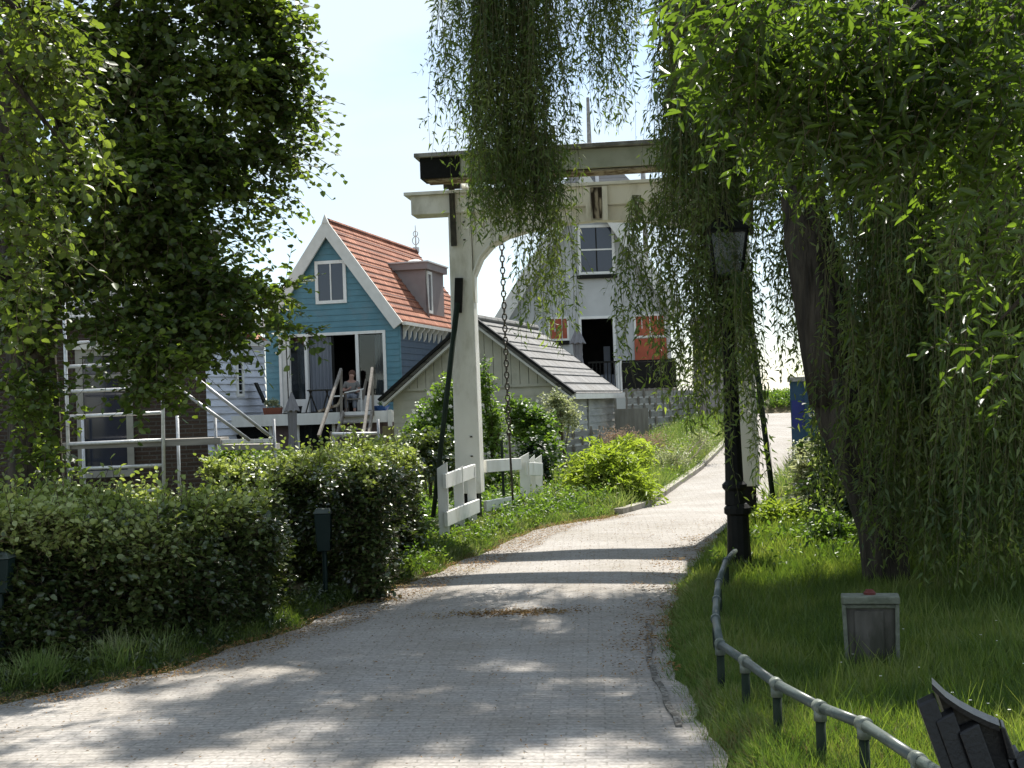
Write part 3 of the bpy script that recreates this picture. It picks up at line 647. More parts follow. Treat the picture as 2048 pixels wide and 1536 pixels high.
c = thing('plant_bowl', 'shallow bright blue bowl with small plants on deck edge', 'bowl', (deckp(762, 40), 40.0, 1.6))
b = MB(); b.lathe((0, 0, 0), [(.15, 0), (.27, .17), (.27, .19), (.24, .19)], 18); b.build('bowl', M['bowl'], c)
fo = Fol(); blob(fo, None, np.array([0, 0, .24]), .2, .16, .06, 24, 5, .05, .03, (.06, .14)); fo.build('plant', LF['bush'], c)
c = thing('deck_plant', 'leafy pot plant at the far end of the deck beside the whitewashed house', 'plant', (at(428, 815, 40.3).x, 40.3, 1.6))
b = MB(); b.lathe((0, 0, 0), [(.14, 0), (.19, .3), (.17, .3)], 14); b.build('pot', M['black'], c)
fo = Fol(); blob(fo, None, np.array([0, 0, .42]), .3, .25, .25, 80, 7, .08, .045, (.12, .25)); fo.build('foliage', LF['bush'], c)

def parasol(name, label, x, y, z, H, hs, rw, poletop=0, group=None, mt=None):
    t = thing(name, label, 'parasol', (x, y, z), 0, group)
    b = MB(); b.tube([(0, 0, 0), (0, 0, H+poletop)], .022, 8); b.build('pole', M['wood'], t)
    b = MB(); n = 16; vs = []; prof = [(.02, H), (rw*.4, H-.22), (rw*.85, H-.5), (rw*.5, H-.54), (rw*.42, H-hs*.7), (rw*.62, H-hs)]
    for i, (r_, zz) in enumerate(prof):
        for k in range(n):
            a = 2*math.pi*k/n; r2 = r_*(1+(.18 if k % 2 else -.12)); vs.append((r2*math.cos(a), r2*math.sin(a), zz-(.05 if (k % 2 and i in (2, 5)) else 0)))
    b.add(vs, [(i*n+k, i*n+(k+1) % n, (i+1)*n+(k+1) % n, (i+1)*n+k) for i in range(len(prof)-1) for k in range(n)]); b.build('canopy', mt or M['greyfab'], t)
    b = MB(); b.lathe((0, 0, 0), [(.22, 0), (.22, .05), (.05, .08), (.04, .3)], 16); b.build('base', M['concrete'], t)
    return t
p = at(583, 785, 38.6); parasol('garden_parasol', 'closed grey parasol standing in the garden below the deck', p.x, p.y, .1, p.z-.1, 1.75, .24, .02)
p = at(1154, 655, 44.6); parasol('balcony_parasol', 'closed grey parasol beside the dark balcony door of the white house', p.x, p.y, 2.05, p.z-2.05, 1.3, .3)
# washing pole
t = at(573, 672, 40.3); b = MB(); b.tube([(t.x, 40.3, 1.6), (t.x-.02, 40.3, t.z)], .018, 6)
tag(b.build('flag_pole', M['iron']), 'thin dark pole standing on the deck in front of the patio window', 'pole')

# ================================================================== WHITEWASHED HOUSE (left, behind)
p0 = at(405, 820, 38.5); p1 = at(531, 820, 41.5)
wl = (p1-p0); wl.z = 0; ang = math.atan2(wl.y, wl.x); Lw = wl.length
wh = thing('whitewashed_house', 'whitewashed weatherboard house with small window left of the blue house', 'house', (p0.x-3*math.cos(ang), p0.y-3*math.sin(ang), 0), ang)
b = MB(); boards(b, 0, Lw+3, 0, 3.75, .215, lap=.055, back=.15); b.build('side_wall', M['wboard'], wh)
b = MB(); b.box(-.0, Lw+3.02, .2, 4, 0, 3.7); b.build('rear_wall', M['wboard'], wh)
b = MB(); b.box(-.1, Lw+3.1, -.2, -.05, 3.75, 3.9); b.build('gutter', M['wtrim'], wh)
xw = 3+Lw*(470-405)/126
window(wh, xw-.02, xw+.36, 2.2, 3.35, .09, -.08, gl=M['dglass'])
b = MB(); roofslab(b, [(-.1, -.15, 3.9), (Lw+3.05, -.15, 3.9), (Lw+3.05, 1.9, 5.3), (-.1, 1.9, 5.3)], .08); b.build('roof', brickmat('orange_pantile', (.45, .2, .11), (.36, .15, .08), (.2, .1, .06), .25, .2, .02, .8, .02, offset=0, swap=('X', 'Z')), wh)
b = MB(); b.box(Lw+1.6, Lw+2.5, -.12, .5, 4.1, 4.75); r_ = b.build('roof_dormer', M['wtrim'], wh)
b = MB()
for k in range(4): b.box(Lw+1.7+k*.2, Lw+1.78+k*.2, -.14, -.122, 4.25, 4.65)
b.build('pane', M['dglass'], r_)
b = MB(); b.box(Lw+1.9, Lw+2.6, 2.4, 3.0, 3.7, 5.95); b.box(Lw+1.82, Lw+2.68, 2.32, 3.08, 5.95, 6.1); b.build('chimney', M['wtrim'], wh)

# ================================================================== BRICK HOUSE
Yb = 21.0
x1 = at(413, 800, Yb).x; zt = at(200, 634, Yb).z
bk = thing('brick_house', 'dark brown brick house behind the scaffolding and the lime tree', 'house', (x1, Yb, 0), R(14))
def bxy(px, py, yl=0):
    I_ = Matrix.Rotation(-R(14), 3, 'Z'); d = I_ @ ray(px, py); c = I_ @ (CAM-V(x1, Yb, 0)); return c+d*((yl-c.y)/d.y)
def bx_(px, py): q = bxy(px, py); return q.x, q.z
zt = bx_(250, 634)[1]
wx0, wz1 = bx_(150, 700); wx1, _ = bx_(262, 700); wz0 = bx_(200, 955)[1]
b = MB(); b.box(-9, wx0, 0, .3, -.2, zt); b.box(wx1, 0, 0, .3, -.2, zt); b.box(wx0, wx1, 0, .3, wz1, zt); b.box(wx0, wx1, 0, .3, -.2, wz0)
b.box(-.3, 0, .3, 6, -.2, zt); b.build('wall', M['brick'], bk)
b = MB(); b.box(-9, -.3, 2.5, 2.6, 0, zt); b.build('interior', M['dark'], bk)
b = MB(); frame(b, wx0, wx1, wz0, wz1, .10, -.06, .12); wo = b.build('window', M['shadetrim'], bk)
b = MB(); b.box(wx0-.1, wx1+.1, -.09, .0, wz1, wz1+.12); b.build('lintel', M['wtrim'], wo)
b = MB(); b.box(wx0+.1, wx1-.1, .05, .07, wz0+.1, wz1-.1); b.build('pane', M['glass'], wo)
b = MB(); zz = wz0+.1+(wz1-wz0)*.72; b.box(wx0+.1, wx1-.1, .01, .049, zz, zz+.06); b.build('glazing_bar', M['shadetrim'], wo)
b = MB(); b.beam((-9, -.12, zt+.02), (.06, -.12, zt+.02), .16, .12); b.build('gutter', M['zinc'], bk)
ztop = bxy(400, 470, 1.2).z
b = MB(); b.prism_x([(-.05, zt+.08), (1.2, ztop), (5, ztop), (6, zt+.08)], -9, .18); b.build('roof', M['browntile'], bk)
b = MB(); b.box(-9.1, .35, 1.0, 5.2, ztop, ztop+.12); b.build('coping', M['zinc'], bk)
a0 = bx_(135, 600)[0]; a1 = bx_(285, 600)[0]; zd = bx_(200, 558)[1]
b = MB(); b.box(a0, a1, .02, 1.0, zt+.1, zd); d2 = b.build('dormer', M['zinc'], bk)
b = MB(); b.box(a0-.08, a1+.08, -.06, 1.1, zd, zd+.09); b.build('dormer_roof', M['wtrim'], d2)

# ================================================================== SCAFFOLD
Ys = 18.8
sx = at(322, 850, Ys).x; sf = thing('scaffold_tower', 'aluminium ladder scaffold tower in front of the brick house', 'scaffold', (sx, Ys, 0))
def sp(px, py, dy=0): q = at(px, py, Ys+dy); return V(q.x-sx, dy, q.z)
b = MB(); b.tube([V(0, 0, 0), V(sp(322, 520).x, 0, sp(322, 520).z)], .026, 8); b.build('upright', M['alu'], sf, smooth=True)
lx0 = sp(135, 850).x
b = MB(); b.tube([V(lx0, 0, 0), V(lx0, 0, sp(135, 520).z)], .026, 8); b.build('upright', M['alu'], sf, smooth=True)
for dy in (.9,):
    for px in (355, 165):
        q = sp(px, 850, dy); b = MB(); b.tube([V(q.x, dy, 0), V(q.x, dy, 1.7)], .024, 8); b.build('upright', M['alu'], sf, smooth=True)
for k, yy_ in enumerate([985, 935, 885, 830, 780, 730, 683, 632, 575, 525]):
    z = sp(230, yy_).z; b = MB(); b.tube([V(lx0, 0, z), V(0, 0, z+.01)], .025, 8); b.build('rung', M['alu'], sf, smooth=True)
b = MB(); q0 = sp(140, 893); q1 = sp(440, 886); b.box(lx0-.1, q1.x, .02, .6, q0.z-.04, q0.z+.05); b.build('platform', M['plank'], sf)
b = MB(); q2 = sp(545, 883); b.beam(V(q1.x, .1, q1.z+.02), V(q2.x, .1, q2.z+.01), .05, .05); b.build('outrigger_beam', M['alu'], sf)
b = MB(); b.hexa([V(q1.x, .05, q1.z-.1), V(q2.x, .05, q2.z-.12), V(q2.x, .6, q2.z-.12), V(q1.x, .6, q1.z-.1)], [V(q1.x, .05, q1.z-.03), V(q2.x, .05, q2.z-.04), V(q2.x, .6, q2.z-.04), V(q1.x, .6, q1.z-.03)]); b.build('platform', M['plank'], sf)
for (a, c) in (((365, 735), (545, 876)), ((345, 768), (500, 881))):
    b = MB(); b.tube([sp(*a), sp(*c)], .024, 8); b.build('brace', M['galv'], sf, smooth=True)
for (px, t0) in ((427, 830), (545, 838)):
    a = sp(px, t0); b = MB(); b.tube([V(a.x, .1, 0), V(a.x, .1, a.z)], .022, 8); b.build('post', M['galv'], sf, smooth=True)
# low rail frame by the stairs
t0 = at(664, 868, 34); t1 = at(757, 867, 34); rl = thing('guard_rail', 'low galvanised guard rail in front of the garden stairs', 'railing', (t0.x, 34, 0))
b = MB(); b.tube([(0, 0, t0.z), (t1.x-t0.x, 0, t1.z)], .04, 8); b.build('rail', M['alu'], rl, smooth=True)
for x, zt_p in ((.03, t0.z), (t1.x-t0.x, at(757, 838, 34).z)):
    b = MB(); b.tube([(x, 0, 0), (x, 0, zt_p)], .035, 8); b.build('post', M['galv'], rl, smooth=True)
# olive fence below the shed
p = at(765, 860, 33); q = at(838, 860, 32.2); fn = thing('board_fence', 'olive stained board fence beside the stairs below the beige shed', 'fence', (p.x, p.y, 0), math.atan2(q.y-p.y, q.x-p.x))
for k in range(7):
    b = MB(); b.box(k*.155, k*.155+.145, 0, .025, 0, at(800, 852, 32.5).z); b.build('board', M['fencewood'], fn)
p = at(430, 925, 24); q = at(640, 925, 27); fn = thing('plank_barrier', 'low grey plank barrier behind the clipped hedge', 'fence', (p.x, p.y, 0), math.atan2(q.y-p.y, q.x-p.x))
ll = math.hypot(q.x-p.x, q.y-p.y)
for z in (.35, .62): b = MB(); b.box(0, ll, 0, .03, z, z+.14); b.build('plank', M['plank'], fn)
for x in (.05, ll/2, ll-.1): b = MB(); b.box(x, x+.07, .032, .1, 0, .8); b.build('post', M['wood'], fn)

# ================================================================== SHED
pS = at(957, 800, 30); rS = R(-16)
sh = thing('garden_shed', 'beige boarded garden shed with grey tiled roof and dark verge', 'shed', (pS.x, pS.y, 0), rS)
HWs, zes, zas, DS = 2.02, 2.02, 3.55, 5.0
def gabS(z):
    if z <= zes-.05: return (-HWs, HWs)
    k = HWs*(1-(z-zes+.05)/(zas-zes)); return (-max(k, 0), max(k, 0))
b = MB(); boards(b, -HWs, HWs, 0, 2.1, .17, gable=gabS, lap=.012); b.build('front_wall', M['beige'], sh)
b = MB(); x = -HWs
while x < HWs:
    xe = min(x+.2, HWs); zl = zes-.05+(zas-zes)*(1-abs(x)/HWs); zr_ = zes-.05+(zas-zes)*(1-abs(xe)/HWs)
    zl = max(zl, 2.1); zr_ = max(zr_, 2.1)
    if max(zl, zr_) > 2.12:
        b.hexa([(x+.006, -.022, 2.1), (xe-.006, -.022, 2.1), (xe-.006, .1, 2.1), (x+.006, .1, 2.1)], [(x+.006, -.022, zl), (xe-.006, -.022, zr_), (xe-.006, .1, zr_), (x+.006, .1, zl)])
    x += .2
b.box(-HWs*.9, HWs*.9, -.04, -.024, 2.07, 2.13); b.build('gable_boards', M['beige'], sh)
b = MB(); boards(b, 0, DS, 0, zes-.02, .17, lap=.02, back=.08); o = b.build('side_wall', M['greyboard'], sh); o.location = (HWs, .1, 0); o.rotation_euler = (0, 0, R(90))
b = MB(); b.box(-HWs, -HWs+.08, .1, DS, 0, zes); b.prism([(-HWs, 0), (HWs, 0), (HWs, zes), (0, zas-.05), (-HWs, zes)], DS, DS+.08); b.build('rear_wall', M['beige'], sh)
b = MB(); b.box(HWs+.022, HWs+.05, 1.9, 1.98, 0, zes-.02); b.build('cover_strip', M['greyboard'], sh)
b = MB(); b.box(HWs-.06, HWs+.05, -.05, .06, 0, zes-.02); b.build('corner_board', M['greyboard'], sh)
for s in (1, -1):
    b = MB(); roofslab(b, [(s*(HWs+.2), -.22, zes-.12), (s*(HWs+.2), DS+.2, zes-.12), (0, DS+.2, zas+.08), (0, -.22, zas+.08)], .07); r1 = b.build('roof', M['greytile'], sh)
    b = MB()
    for k in range(9):
        t = (k+.2)/9; xx = (HWs+.2)*(1-t); zz = zes-.12+(zas+.2-zes)*t
        b.beam((s*xx+s*.008, -.2, zz+.006), (s*xx+s*.008, DS+.2, zz+.006), .035, .016)
    b.build('tile_course', M['greytile'], r1)
    b = MB(); b.beam((s*(HWs+.24), -.245, zes-.13), (0, -.245, zas+.11), .06, .16, up=(0, 1, 0)); b.build('verge', M['black'], sh)
    b = MB(); b.beam((s*(HWs+.17), -.16, zes-.25), (s*.02, -.16, zas-.06), .05, .13, up=(0, 1, 0)); b.build('bargeboard', M['wtrim'], sh)
b = MB(); b.tube([(0, -.25, zas+.1), (0, DS+.2, zas+.1)], .08, 8); b.build('ridge_tile', M['greytile'], sh)
b = MB(); b.beam((HWs+.2, -.2, zes-.2), (HWs+.2, DS+.2, zes-.2), .1, .12); b.build('gutter', M['wtrim'], sh)

# woven fence panels
def woven(name, label, pa, pb, z0, z1, n, rows=9, group='woven garden fence panels'):
    v = pb-pa; v.z = 0; a = math.atan2(v.y, v.x); Lg = v.length
    t = thing(name, label, 'fence panel', (pa.x, pa.y, z0), a, group)
    H = z1-z0; stp = Lg/n
    for k in range(n+1):
        b = MB(); b.box(k*stp-.02, k*stp+.02, -.02, .02, 0, H+.04); b.build('stake', M['wood'], t)
    b = MB()
    for j in range(rows):
        for k in range(n):
            s = 1 if (j+k) % 2 else -1; zl = H*j/rows; zh = H*(j+1)/rows-.035
            yb = s*.03
            b.hexa([(k*stp+.01, yb-.006, zl), (k*stp+stp-.01, yb-.006, zl), (k*stp+stp-.01, yb+.006, zl), (k*stp+.01, yb+.006, zl)],
                   [(k*stp+.01, yb-.006, zh), (k*stp+stp-.01, yb-.006, zh), (k*stp+stp-.01, yb+.006, zh), (k*stp+.01, yb+.006, zh)])
    b.build('woven_slats', M['weave'], t)
woven('woven_fence', 'weathered woven fence panel against the right wall of the shed', at(1128, 900, 26), at(1200, 880, 28.2), .0, 1.15, 4, 8)
woven('woven_fence', 'tall woven fence panel between the shed and the grassy verge', at(1255, 850, 33), at(1312, 850, 35), .2, 1.95, 5, 10)
woven('woven_fence', 'woven fence panel nearest the road in front of white house', at(1314, 850, 35.2), at(1392, 840, 38.6), .35, 1.95, 6, 9)
b = MB(); p = at(1235, 860, 32.4); b.box(0, .75, 0, .05, 0, at(1235, 818, 32.4).z); b.box(-.05, .0, -.02, .07, 0, 1.75)
g_ = b.build('side_gate', M['wood']); g_.location = (p.x, p.y, 0); tag(g_, 'brown wooden side gate just right of the shed', 'gate')

# ================================================================== WHITE HOUSE
Yw = 46.0; pW = at(1185, 800, Yw); sc_ = 58.7
hh = thing('white_house', 'tall pale rendered house with steep gable and a balcony door', 'house', (pW.x, Yw, 0))
def wp(px, py): q = at(px, py, Yw); return q.x-pW.x, q.z
HWw = 2.75; zea = at(1040, 600, Yw).z; ap = at(1186, 352, Yw).z
dl0, dz0 = wp(1163, 805)[0], 2.05; dl1 = wp(1236, 800)[0]; dzt = wp(1200, 632)[1]
wa, wb = wp(1156, 500)[0], wp(1229, 500)[0]; wza, wzb = wp(1190, 549)[1], wp(1190, 450)[1]
b = MB()
zb_ = [(-HWw, dl0, .9, dzt), (dl1, HWw, .9, dzt), (dl0, dl1, .9, dz0)]
for x0, x1_, z0, z1_ in zb_: b.box(x0, x1_, 0, .25, z0, z1_)
b.prism([(-HWw, dzt+.002), (HWw, dzt+.002), (HWw, zea), (0, ap-.1), (-HWw, zea)], 0, .25); b.box(HWw-.2, HWw, .25, 8, .9, zea); b.box(-HWw, -HWw+.2, .25, 8, .9, zea)
b.build('wall', M['render'], hh)
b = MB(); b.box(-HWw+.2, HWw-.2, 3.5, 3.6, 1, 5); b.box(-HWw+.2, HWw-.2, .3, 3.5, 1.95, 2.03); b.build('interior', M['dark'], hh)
b = MB(); frame(b, dl0, dl1, dz0, dzt, .09, -.04, .1, bottom=False); dd_ = b.build('balcony_door', M['white'], hh)
b = MB(); b.box(dl0+.02, dl1-.02, .6, .64, 2.05, 2.6); b.box(dl0+.9, dl0+1.12, 1.2, 1.25, 2.6, 3.6); b.build('furniture', M['curtain'], dd_)
xm = (wa+wb)/2; window(hh, wa, wb, wza, wzb, .09, -.06, fm=M['white'], bars=(), hbars=((wza+wzb)/2,))
b = MB(); b.box(xm-.02, xm+.02, -.045, -.028, wza+.09, wzb-.09); b.build('sash_bar', M['black'], hh)
b = MB(); b.box(wa-.06, wb+.06, -.12, -.002, wza-.14, wza-.02); b.build('window_sill', M['black'], hh)
q0, q1 = wp(1268, 660)[0], wp(1332, 660)[0]; z_a = wp(1300, 722)[1]; z_b = wp(1300, 628)[1]
def rwin(x0, x1, z0, z1, nb):
    b = MB(); frame(b, x0, x1, z0, z1, .07, -.05, .0); o = b.build('window', M['white'], hh)
    g = MB(); g.box(x0+.07, x1-.07, -.02, -.004, z0+.07, z1-.07); g.build('blind', M['blind'], o)
    g = MB()
    for k in range(nb): xx = x0+(x1-x0)*(k+1)/(nb+1); g.box(xx-.012, xx+.012, -.042, -.022, z0+.07+(z1-z0)*(.0 if k % 2 else .3), z1-.07)
    g.build('glazing_bar', M['white'], o); return o
zm = wp(1300, 675)[1]
rwin(q0, q1, zm, z_b, 3)
b = MB(); b.box(q0, q1, -.045, -.003, z_a, zm-.03); b.build('red_panel', M['blind'], hh)
rwin(wp(1096, 660)[0], wp(1138, 660)[0], wp(1110, 682)[1], wp(1110, 634)[1], 2)
b = MB(); b.box(wp(1096, 660)[0], wp(1138, 660)[0], -.1, -.002, wp(1110, 690)[1], wp(1110, 682)[1]-.01); b.build('window_sill', M['black'], hh)
dxr, dzr = HWw+.5, (ap-zea)*(HWw+.5)/HWw
for s in (-1, 1):
    b = MB(); roofslab(b, [(s*dxr, -.35, ap-dzr+.1), (s*dxr, 8, ap-dzr+.1), (0, 8, ap+.1), (0, -.35, ap+.1)], .12); b.build('roof', M['greytile'], hh)
    b = MB(); l = math.hypot(dxr, dzr); wq = .42; nxx, nzz = dzr/l, dxr/l
    poly = [(s*dxr+s*.03, ap-dzr+.1), (0, ap+.15), (0, ap+.15-wq*l/dxr), (s*dxr-s*wq*nxx, ap-dzr+.1-wq*nzz)]
    if s < 0: poly = poly[::-1]
    b.prism(poly, -.42, -.36); b.build('bargeboard', M['wtrim'], hh)
b = MB(); b.box(-dxr, -dxr+.75, -.3, .5, ap-dzr-.12, ap-dzr+.08); b.build('eaves_return', M['wtrim'], hh)
# balcony
bl = thing('balcony', 'dark railed balcony under the orange blinds of the white house', 'balcony', (pW.x, Yw-1.6, 1.0))
e0, e1 = at(1176, 730, Yw-1.6).x-pW.x, at(1352, 730, Yw-1.6).x-pW.x; ht = at(1220, 722, Yw-1.6).z-1.0
b = MB(); b.box(-2.5, e1, 0, 1.58, .92, 1.04); b.build('floor_slab', M['wood'], bl)
b = MB(); b.box(e0, e1, -.05, .0, ht-.06, ht); b.build('top_rail', M['black'], bl)
b = MB(); b.box(e0+1.1, e1, -.03, .0, 1.05, ht-.065); b.build('solid_panel', M['black'], bl)
for k in range(8): b = MB(); b.box(e0+.02+k*.12, e0+.05+k*.12, -.03, .0, 1.04, ht-.06); b.build('baluster', M['black'], bl)
for x in (e0+.98, e0+1.07): b = MB(); b.box(x-.03, x+.03, -.09, -.052, -.2, ht); b.build('post', M['white'], bl)
b = MB(); b.box(-2.4, e1-.1, .4, .5, -.3, .92); b.build('support_wall', M['render'], bl)
# tower roof behind
tp = at(1190, 360, 62); tw = thing('turret_roof', 'grey hipped turret roof with tall finial rising behind the white house', 'turret', (tp.x, 62, 0))
zb0 = at(1190, 388, 62).z; zb1 = at(1190, 292, 62).z
b = MB(); r0 = 1.72; b.box(-1.4, 1.4, -1.4, 1.4, 0, zb0); b.build('tower_wall', M['render'], tw)
b = MB(); b.hexa([(-r0, -r0, zb0), (r0, -r0, zb0), (r0, r0, zb0), (-r0, r0, zb0)], [(-.12, -.12, zb1), (.12, -.12, zb1), (.12, .12, zb1), (-.12, .12, zb1)]); b.build('roof', M['greytile'], tw)
b = MB(); b.beam((0, -r0-.02, zb0+.02), (0, -.14, zb1+.02), .16, .1); b.build('hip_batten', M['zinc'], tw)
zf_ = at(1176, 195, 62).z; b = MB(); b.tube([(0-.2, 0, zb1-.1), (-.2, 0, zf_)], [.11, .07], 8); b.build('finial', M['cap'], tw)
cp = at(1271, 345, 55); b = MB(); b.tube([(cp.x, 52, 6), (cp.x, 52, cp.z+.35)], .1, 10); tag(b.build('flue_pipe', M['cap'], smooth=True), 'thin grey flue pipe right of the turret roof', 'flue')
# annexe, low white wall
a0 = at(1392, 700, 42.5); a1 = at(1449, 700, 42.5)
an = thing('annexe', 'greyish pink rendered annexe beside the road behind willow strands', 'building', (a0.x, 42.5-2.2, 0))
b = MB(); b.box(0, a1.x-a0.x, 0, 3, .3, 4.0); b.build('wall', M['pinkrender'], an)
b = MB(); b.box(-.1, a1.x-a0.x+.1, -.1, 3.1, 4.0, 4.2); b.build('roof', M['zinc'], an)
p = at(1228, 830, 41.2); q = at(1330, 830, 41.2); b = MB(); b.box(0, q.x-p.x, 0, .2, .2, at(1280, 788, 41.2).z); b.box(-.05, q.x-p.x+.05, -.04, .24, at(1280, 788, 41.2).z, at(1280, 788, 41.2).z+.08)
g_ = b.build('garden_wall', M['render']); g_.location = (p.x, p.y, 0); tag(g_, 'low white rendered garden wall behind the woven fence', 'wall')

# ================================================================== DRAWBRIDGE
Yp = 17.5; zg = .15
YAW = R(-7.5); pl = at(943, 1040, Yp); prr = at(1497, 1010, Yp-.47); X0 = pl.x; WB = (prr.x-.02-X0)/math.cos(YAW)
def toL(q): return Matrix.Rotation(-YAW, 3, 'Z') @ (Vector(q)-V(X0, Yp, zg))
def atL(px, py, yl):
    d = Matrix.Rotation(-YAW, 3, 'Z') @ ray(px, py); c = toL(CAM); return c+d*((yl-c.y)/d.y)
db = thing('drawbridge', 'cream wooden drawbridge portal with black feet and overhead counterweight', 'drawbridge', (X0, Yp, zg), YAW)
zl1 = at(943, 384, Yp).z-zg; zl0 = at(900, 430, Yp).z-zg
def post(x):
    b = MB(); zt_ = zl0+.02; zb_ = .42
    w0, w1 = .165, .145
    b.hexa([(x-w0, -.165, zb_), (x+w0, -.165, zb_), (x+w0, .165, zb_), (x-w0, .165, zb_)], [(x-w1, -.15, zt_), (x+w1, -.15, zt_), (x+w1, .15, zt_), (x-w1, .15, zt_)])
    o = b.build('post', M['bridge'], db, bevel=.012)
    b = MB(); b.box(x-.12, x+.12, -.13, .13, -.3, zb_); b.build('post_foot', M['black'], o)
    return o
post(0); post(WB)
b = MB(); b.box(-.62, WB+.5, -.19, .19, zl0, zl1-.04); lt = b.build('lintel', M['bridge'], db, bevel=.01)
b = MB(); b.box(-.7, WB+.58, -.24, .24, zl1-.04, zl1); b.build('lintel_cap', M['bridge'], lt)
# arched brace board
def arch(s):
    n = 14; R_ = 1.0; poly = []
    xs0 = .17; w_ = WB/2-.02
    # inner curve from post (low) up to centre
    zc = zl0-.26
    curve = [(.165, zl0-1.15), (.17, zl0-.82), (.27, zl0-.60), (.42, zl0-.44), (.62, zl0-.34), (.9, zl0-.27), (1.2, zl0-.215), (WB/2, zl0-.18)]
    poly = curve+[(WB/2, zl0-.002), (.15, zl0-.002)]
    if s < 0: poly = [(WB-x, z) for x, z in poly][::-1]
    b = MB(); b.prism(poly, -.12, .10); return b.build('arch_board', M['bridge'], db)
for s in (1, -1):
    ao = arch(s)
    b = MB()
    for k in (.55, .85, 1.15, 1.45):
        x = WB/2+s*(-k) if s > 0 else WB/2+k
        b.box(x-.004, x+.004, -.124, -.121, zl0-.2, zl0-.01)
    b.build('board_joint', M['rot'], ao)
    b = MB(); c_ = [(.13, zl0-1.2), (.135, zl0-.8), (.25, zl0-.55)]
    c_ = [(.15, zl0-1.15), (.15, zl0-.80), (.25, zl0-.57), (.40, zl0-.41), (.61, zl0-.31), (.9, zl0-.24)]
    if s < 0: c_ = [(WB-x, z) for x, z in c_]
    b.tube([(x, -.13, z) for x, z in c_], .022, 6); b.build('arch_moulding', M['bridge'], ao, smooth=True)
b = MB(); xc = atL(1193, 400, -.2).x; b.box(xc-.14, xc-.075, -.22, -.192, zl0-.20, zl1-.06); b.box(xc+.075, xc+.14, -.24, -.192, zl0-.20, zl1-.06); cb_ = b.build('centre_bracket', M['bridge'], lt)
b = MB(); b.hexa([(xc-.05, -.235, zl0-.17), (xc+.06, -.235, zl0-.17), (xc+.06, -.193, zl0-.17), (xc-.05, -.193, zl0-.17)], [(xc-.07, -.25, zl1-.07), (xc+.07, -.25, zl1-.07), (xc+.07, -.193, zl1-.07), (xc-.07, -.193, zl1-.07)]); b.build('rotten_block', mat('blackened_rotten_wood', (.03, .022, .015), (.36, .31, .24), 7, .9, .02, 22, stretch=(2.5, 1, .6), lo=.5, hi=.62), cb_)
# counterweight box on the balance arms
cy0, cy1 = -1.5, -1.12
def cz(py, Y): return at(1024, py, Y).z-zg
zc1 = atL(845, 317, cy0).z; zc0 = atL(845, 356, cy0).z
xl = atL(840, 330, cy0).x
b = MB(); b.box(xl+.48, WB+.25, cy0, cy1, zc0, zc1); cw = b.build('counterweight', M['olive'], db, bevel=.008)
for xe0, xe1 in ((xl, xl+.478), (WB+.252, WB+.7)):
    b = MB(); b.box(xe0, xe1, cy0-.012, cy1+.01, zc0-.01, zc1); b.build('black_end', M['black'], cw)
b = MB(); b.box(xl-.06, WB+.75, cy0-.07, cy1+.06, zc1+.004, zc1+.055); b.build('weathered_cap', M['cap'], cw, bevel=.008)
b = MB(); b.box(xl+.05, WB+.6, cy0+.02, cy1, zc0-.03, zc0-.012); b.build('bottom_board', M['rot'], cw)
for x in (-.05, WB+.05):
    b = MB(); b.hexa([(x-.1, cy0+.1, zc0+.03), (x+.1, cy0+.1, zc0+.03), (x+.1, .9, zc0+.2), (x-.1, .6, zc0+.2)], [(x-.1, cy0+.1, zc0+.28), (x+.1, cy0+.1, zc0+.28), (x+.1, .9, zc0+.42), (x-.1, .9, zc0+.42)])
    b.build('balance_arm', M['bridge'], db)
# iron hinge straps on the left post
def ip(px, py, dy=-.2): return atL(px, py, dy)
b = MB(); a = ip(903, 362); c = ip(908, 492); b.beam(a, c, .07, .05, up=(0, 1, 0)); b.box(a.x-.1, a.x+.12, -.25, -.15, a.z-.1, a.z+.12); b.build('hinge_strap', M['iron'], db)
b = MB(); b.beam(ip(1500, 345), ip(1502, 470), .07, .05, up=(0, 1, 0)); b.build('hinge_strap', M['iron'], db)
# braces
for (pa, pb_, pc_) in (((918, 556), (916, 622), (866, 1035)), ((1496, 560), (1500, 640), (1556, 1078))):
    a, b0, c = ip(*pa, -.19), ip(*pb_, -.19), ip(*pc_, -.5)
    b = MB(); b.beam(a, b0+(b0-a)*.05, .10, .05, up=(0, 1, 0)); br_ = b.build('brace_plate', M['black'], db)
    b = MB(); b.tube([b0+V(0, -.03, .1), c], [.038, .03], 8); b.build('brace', M['railpost'], db, smooth=True)
# bolts and plank joints on the portal
for x in (0, WB):
    for z in (.9, 1.15, zl0-.35, zl0-.12): b = MB(); b.lathe((x+.06, -.172+.01*z/zl0, z), [(.016, -.008), (.016, .008)], 8); b.build('bolt', M['iron'], db)
    b = MB()
    for z in (1.75, 2.55, zl0-.55): b.box(x-.15, x+.15, -.1615+.0035*z, -.158+.0035*z, z, z+.006)
    b.build('board_joint', M['rot'], db)
# chain
ch = MB(); pa = atL(1003, 498, .35); pb_ = atL(1018, 865, .6)
pa.z = zc0+.2
nl = 44
for k in range(nl):
    t = k/(nl-1); c = pa+(pb_-pa)*t; ax = (1, 0, 0) if k % 2 else (0, 1, 0)
    ch.torus(c, ax, (pb_-pa), .028, .048, .011, 8, 4)
ch.build('chain', M['iron'], db, smooth=True)
b = MB(); e = atL(1027, 1020, .8); b.tube([pb_, e], .016, 6); b.build('chain_rod', M['iron'], db)
b = MB(); e = atL(1009, 1030, 1.3); f_ = atL(1003, 880, 1.3); b.tube([f_, e], .022, 6); b.build('gate_post', M['railpost'], db)

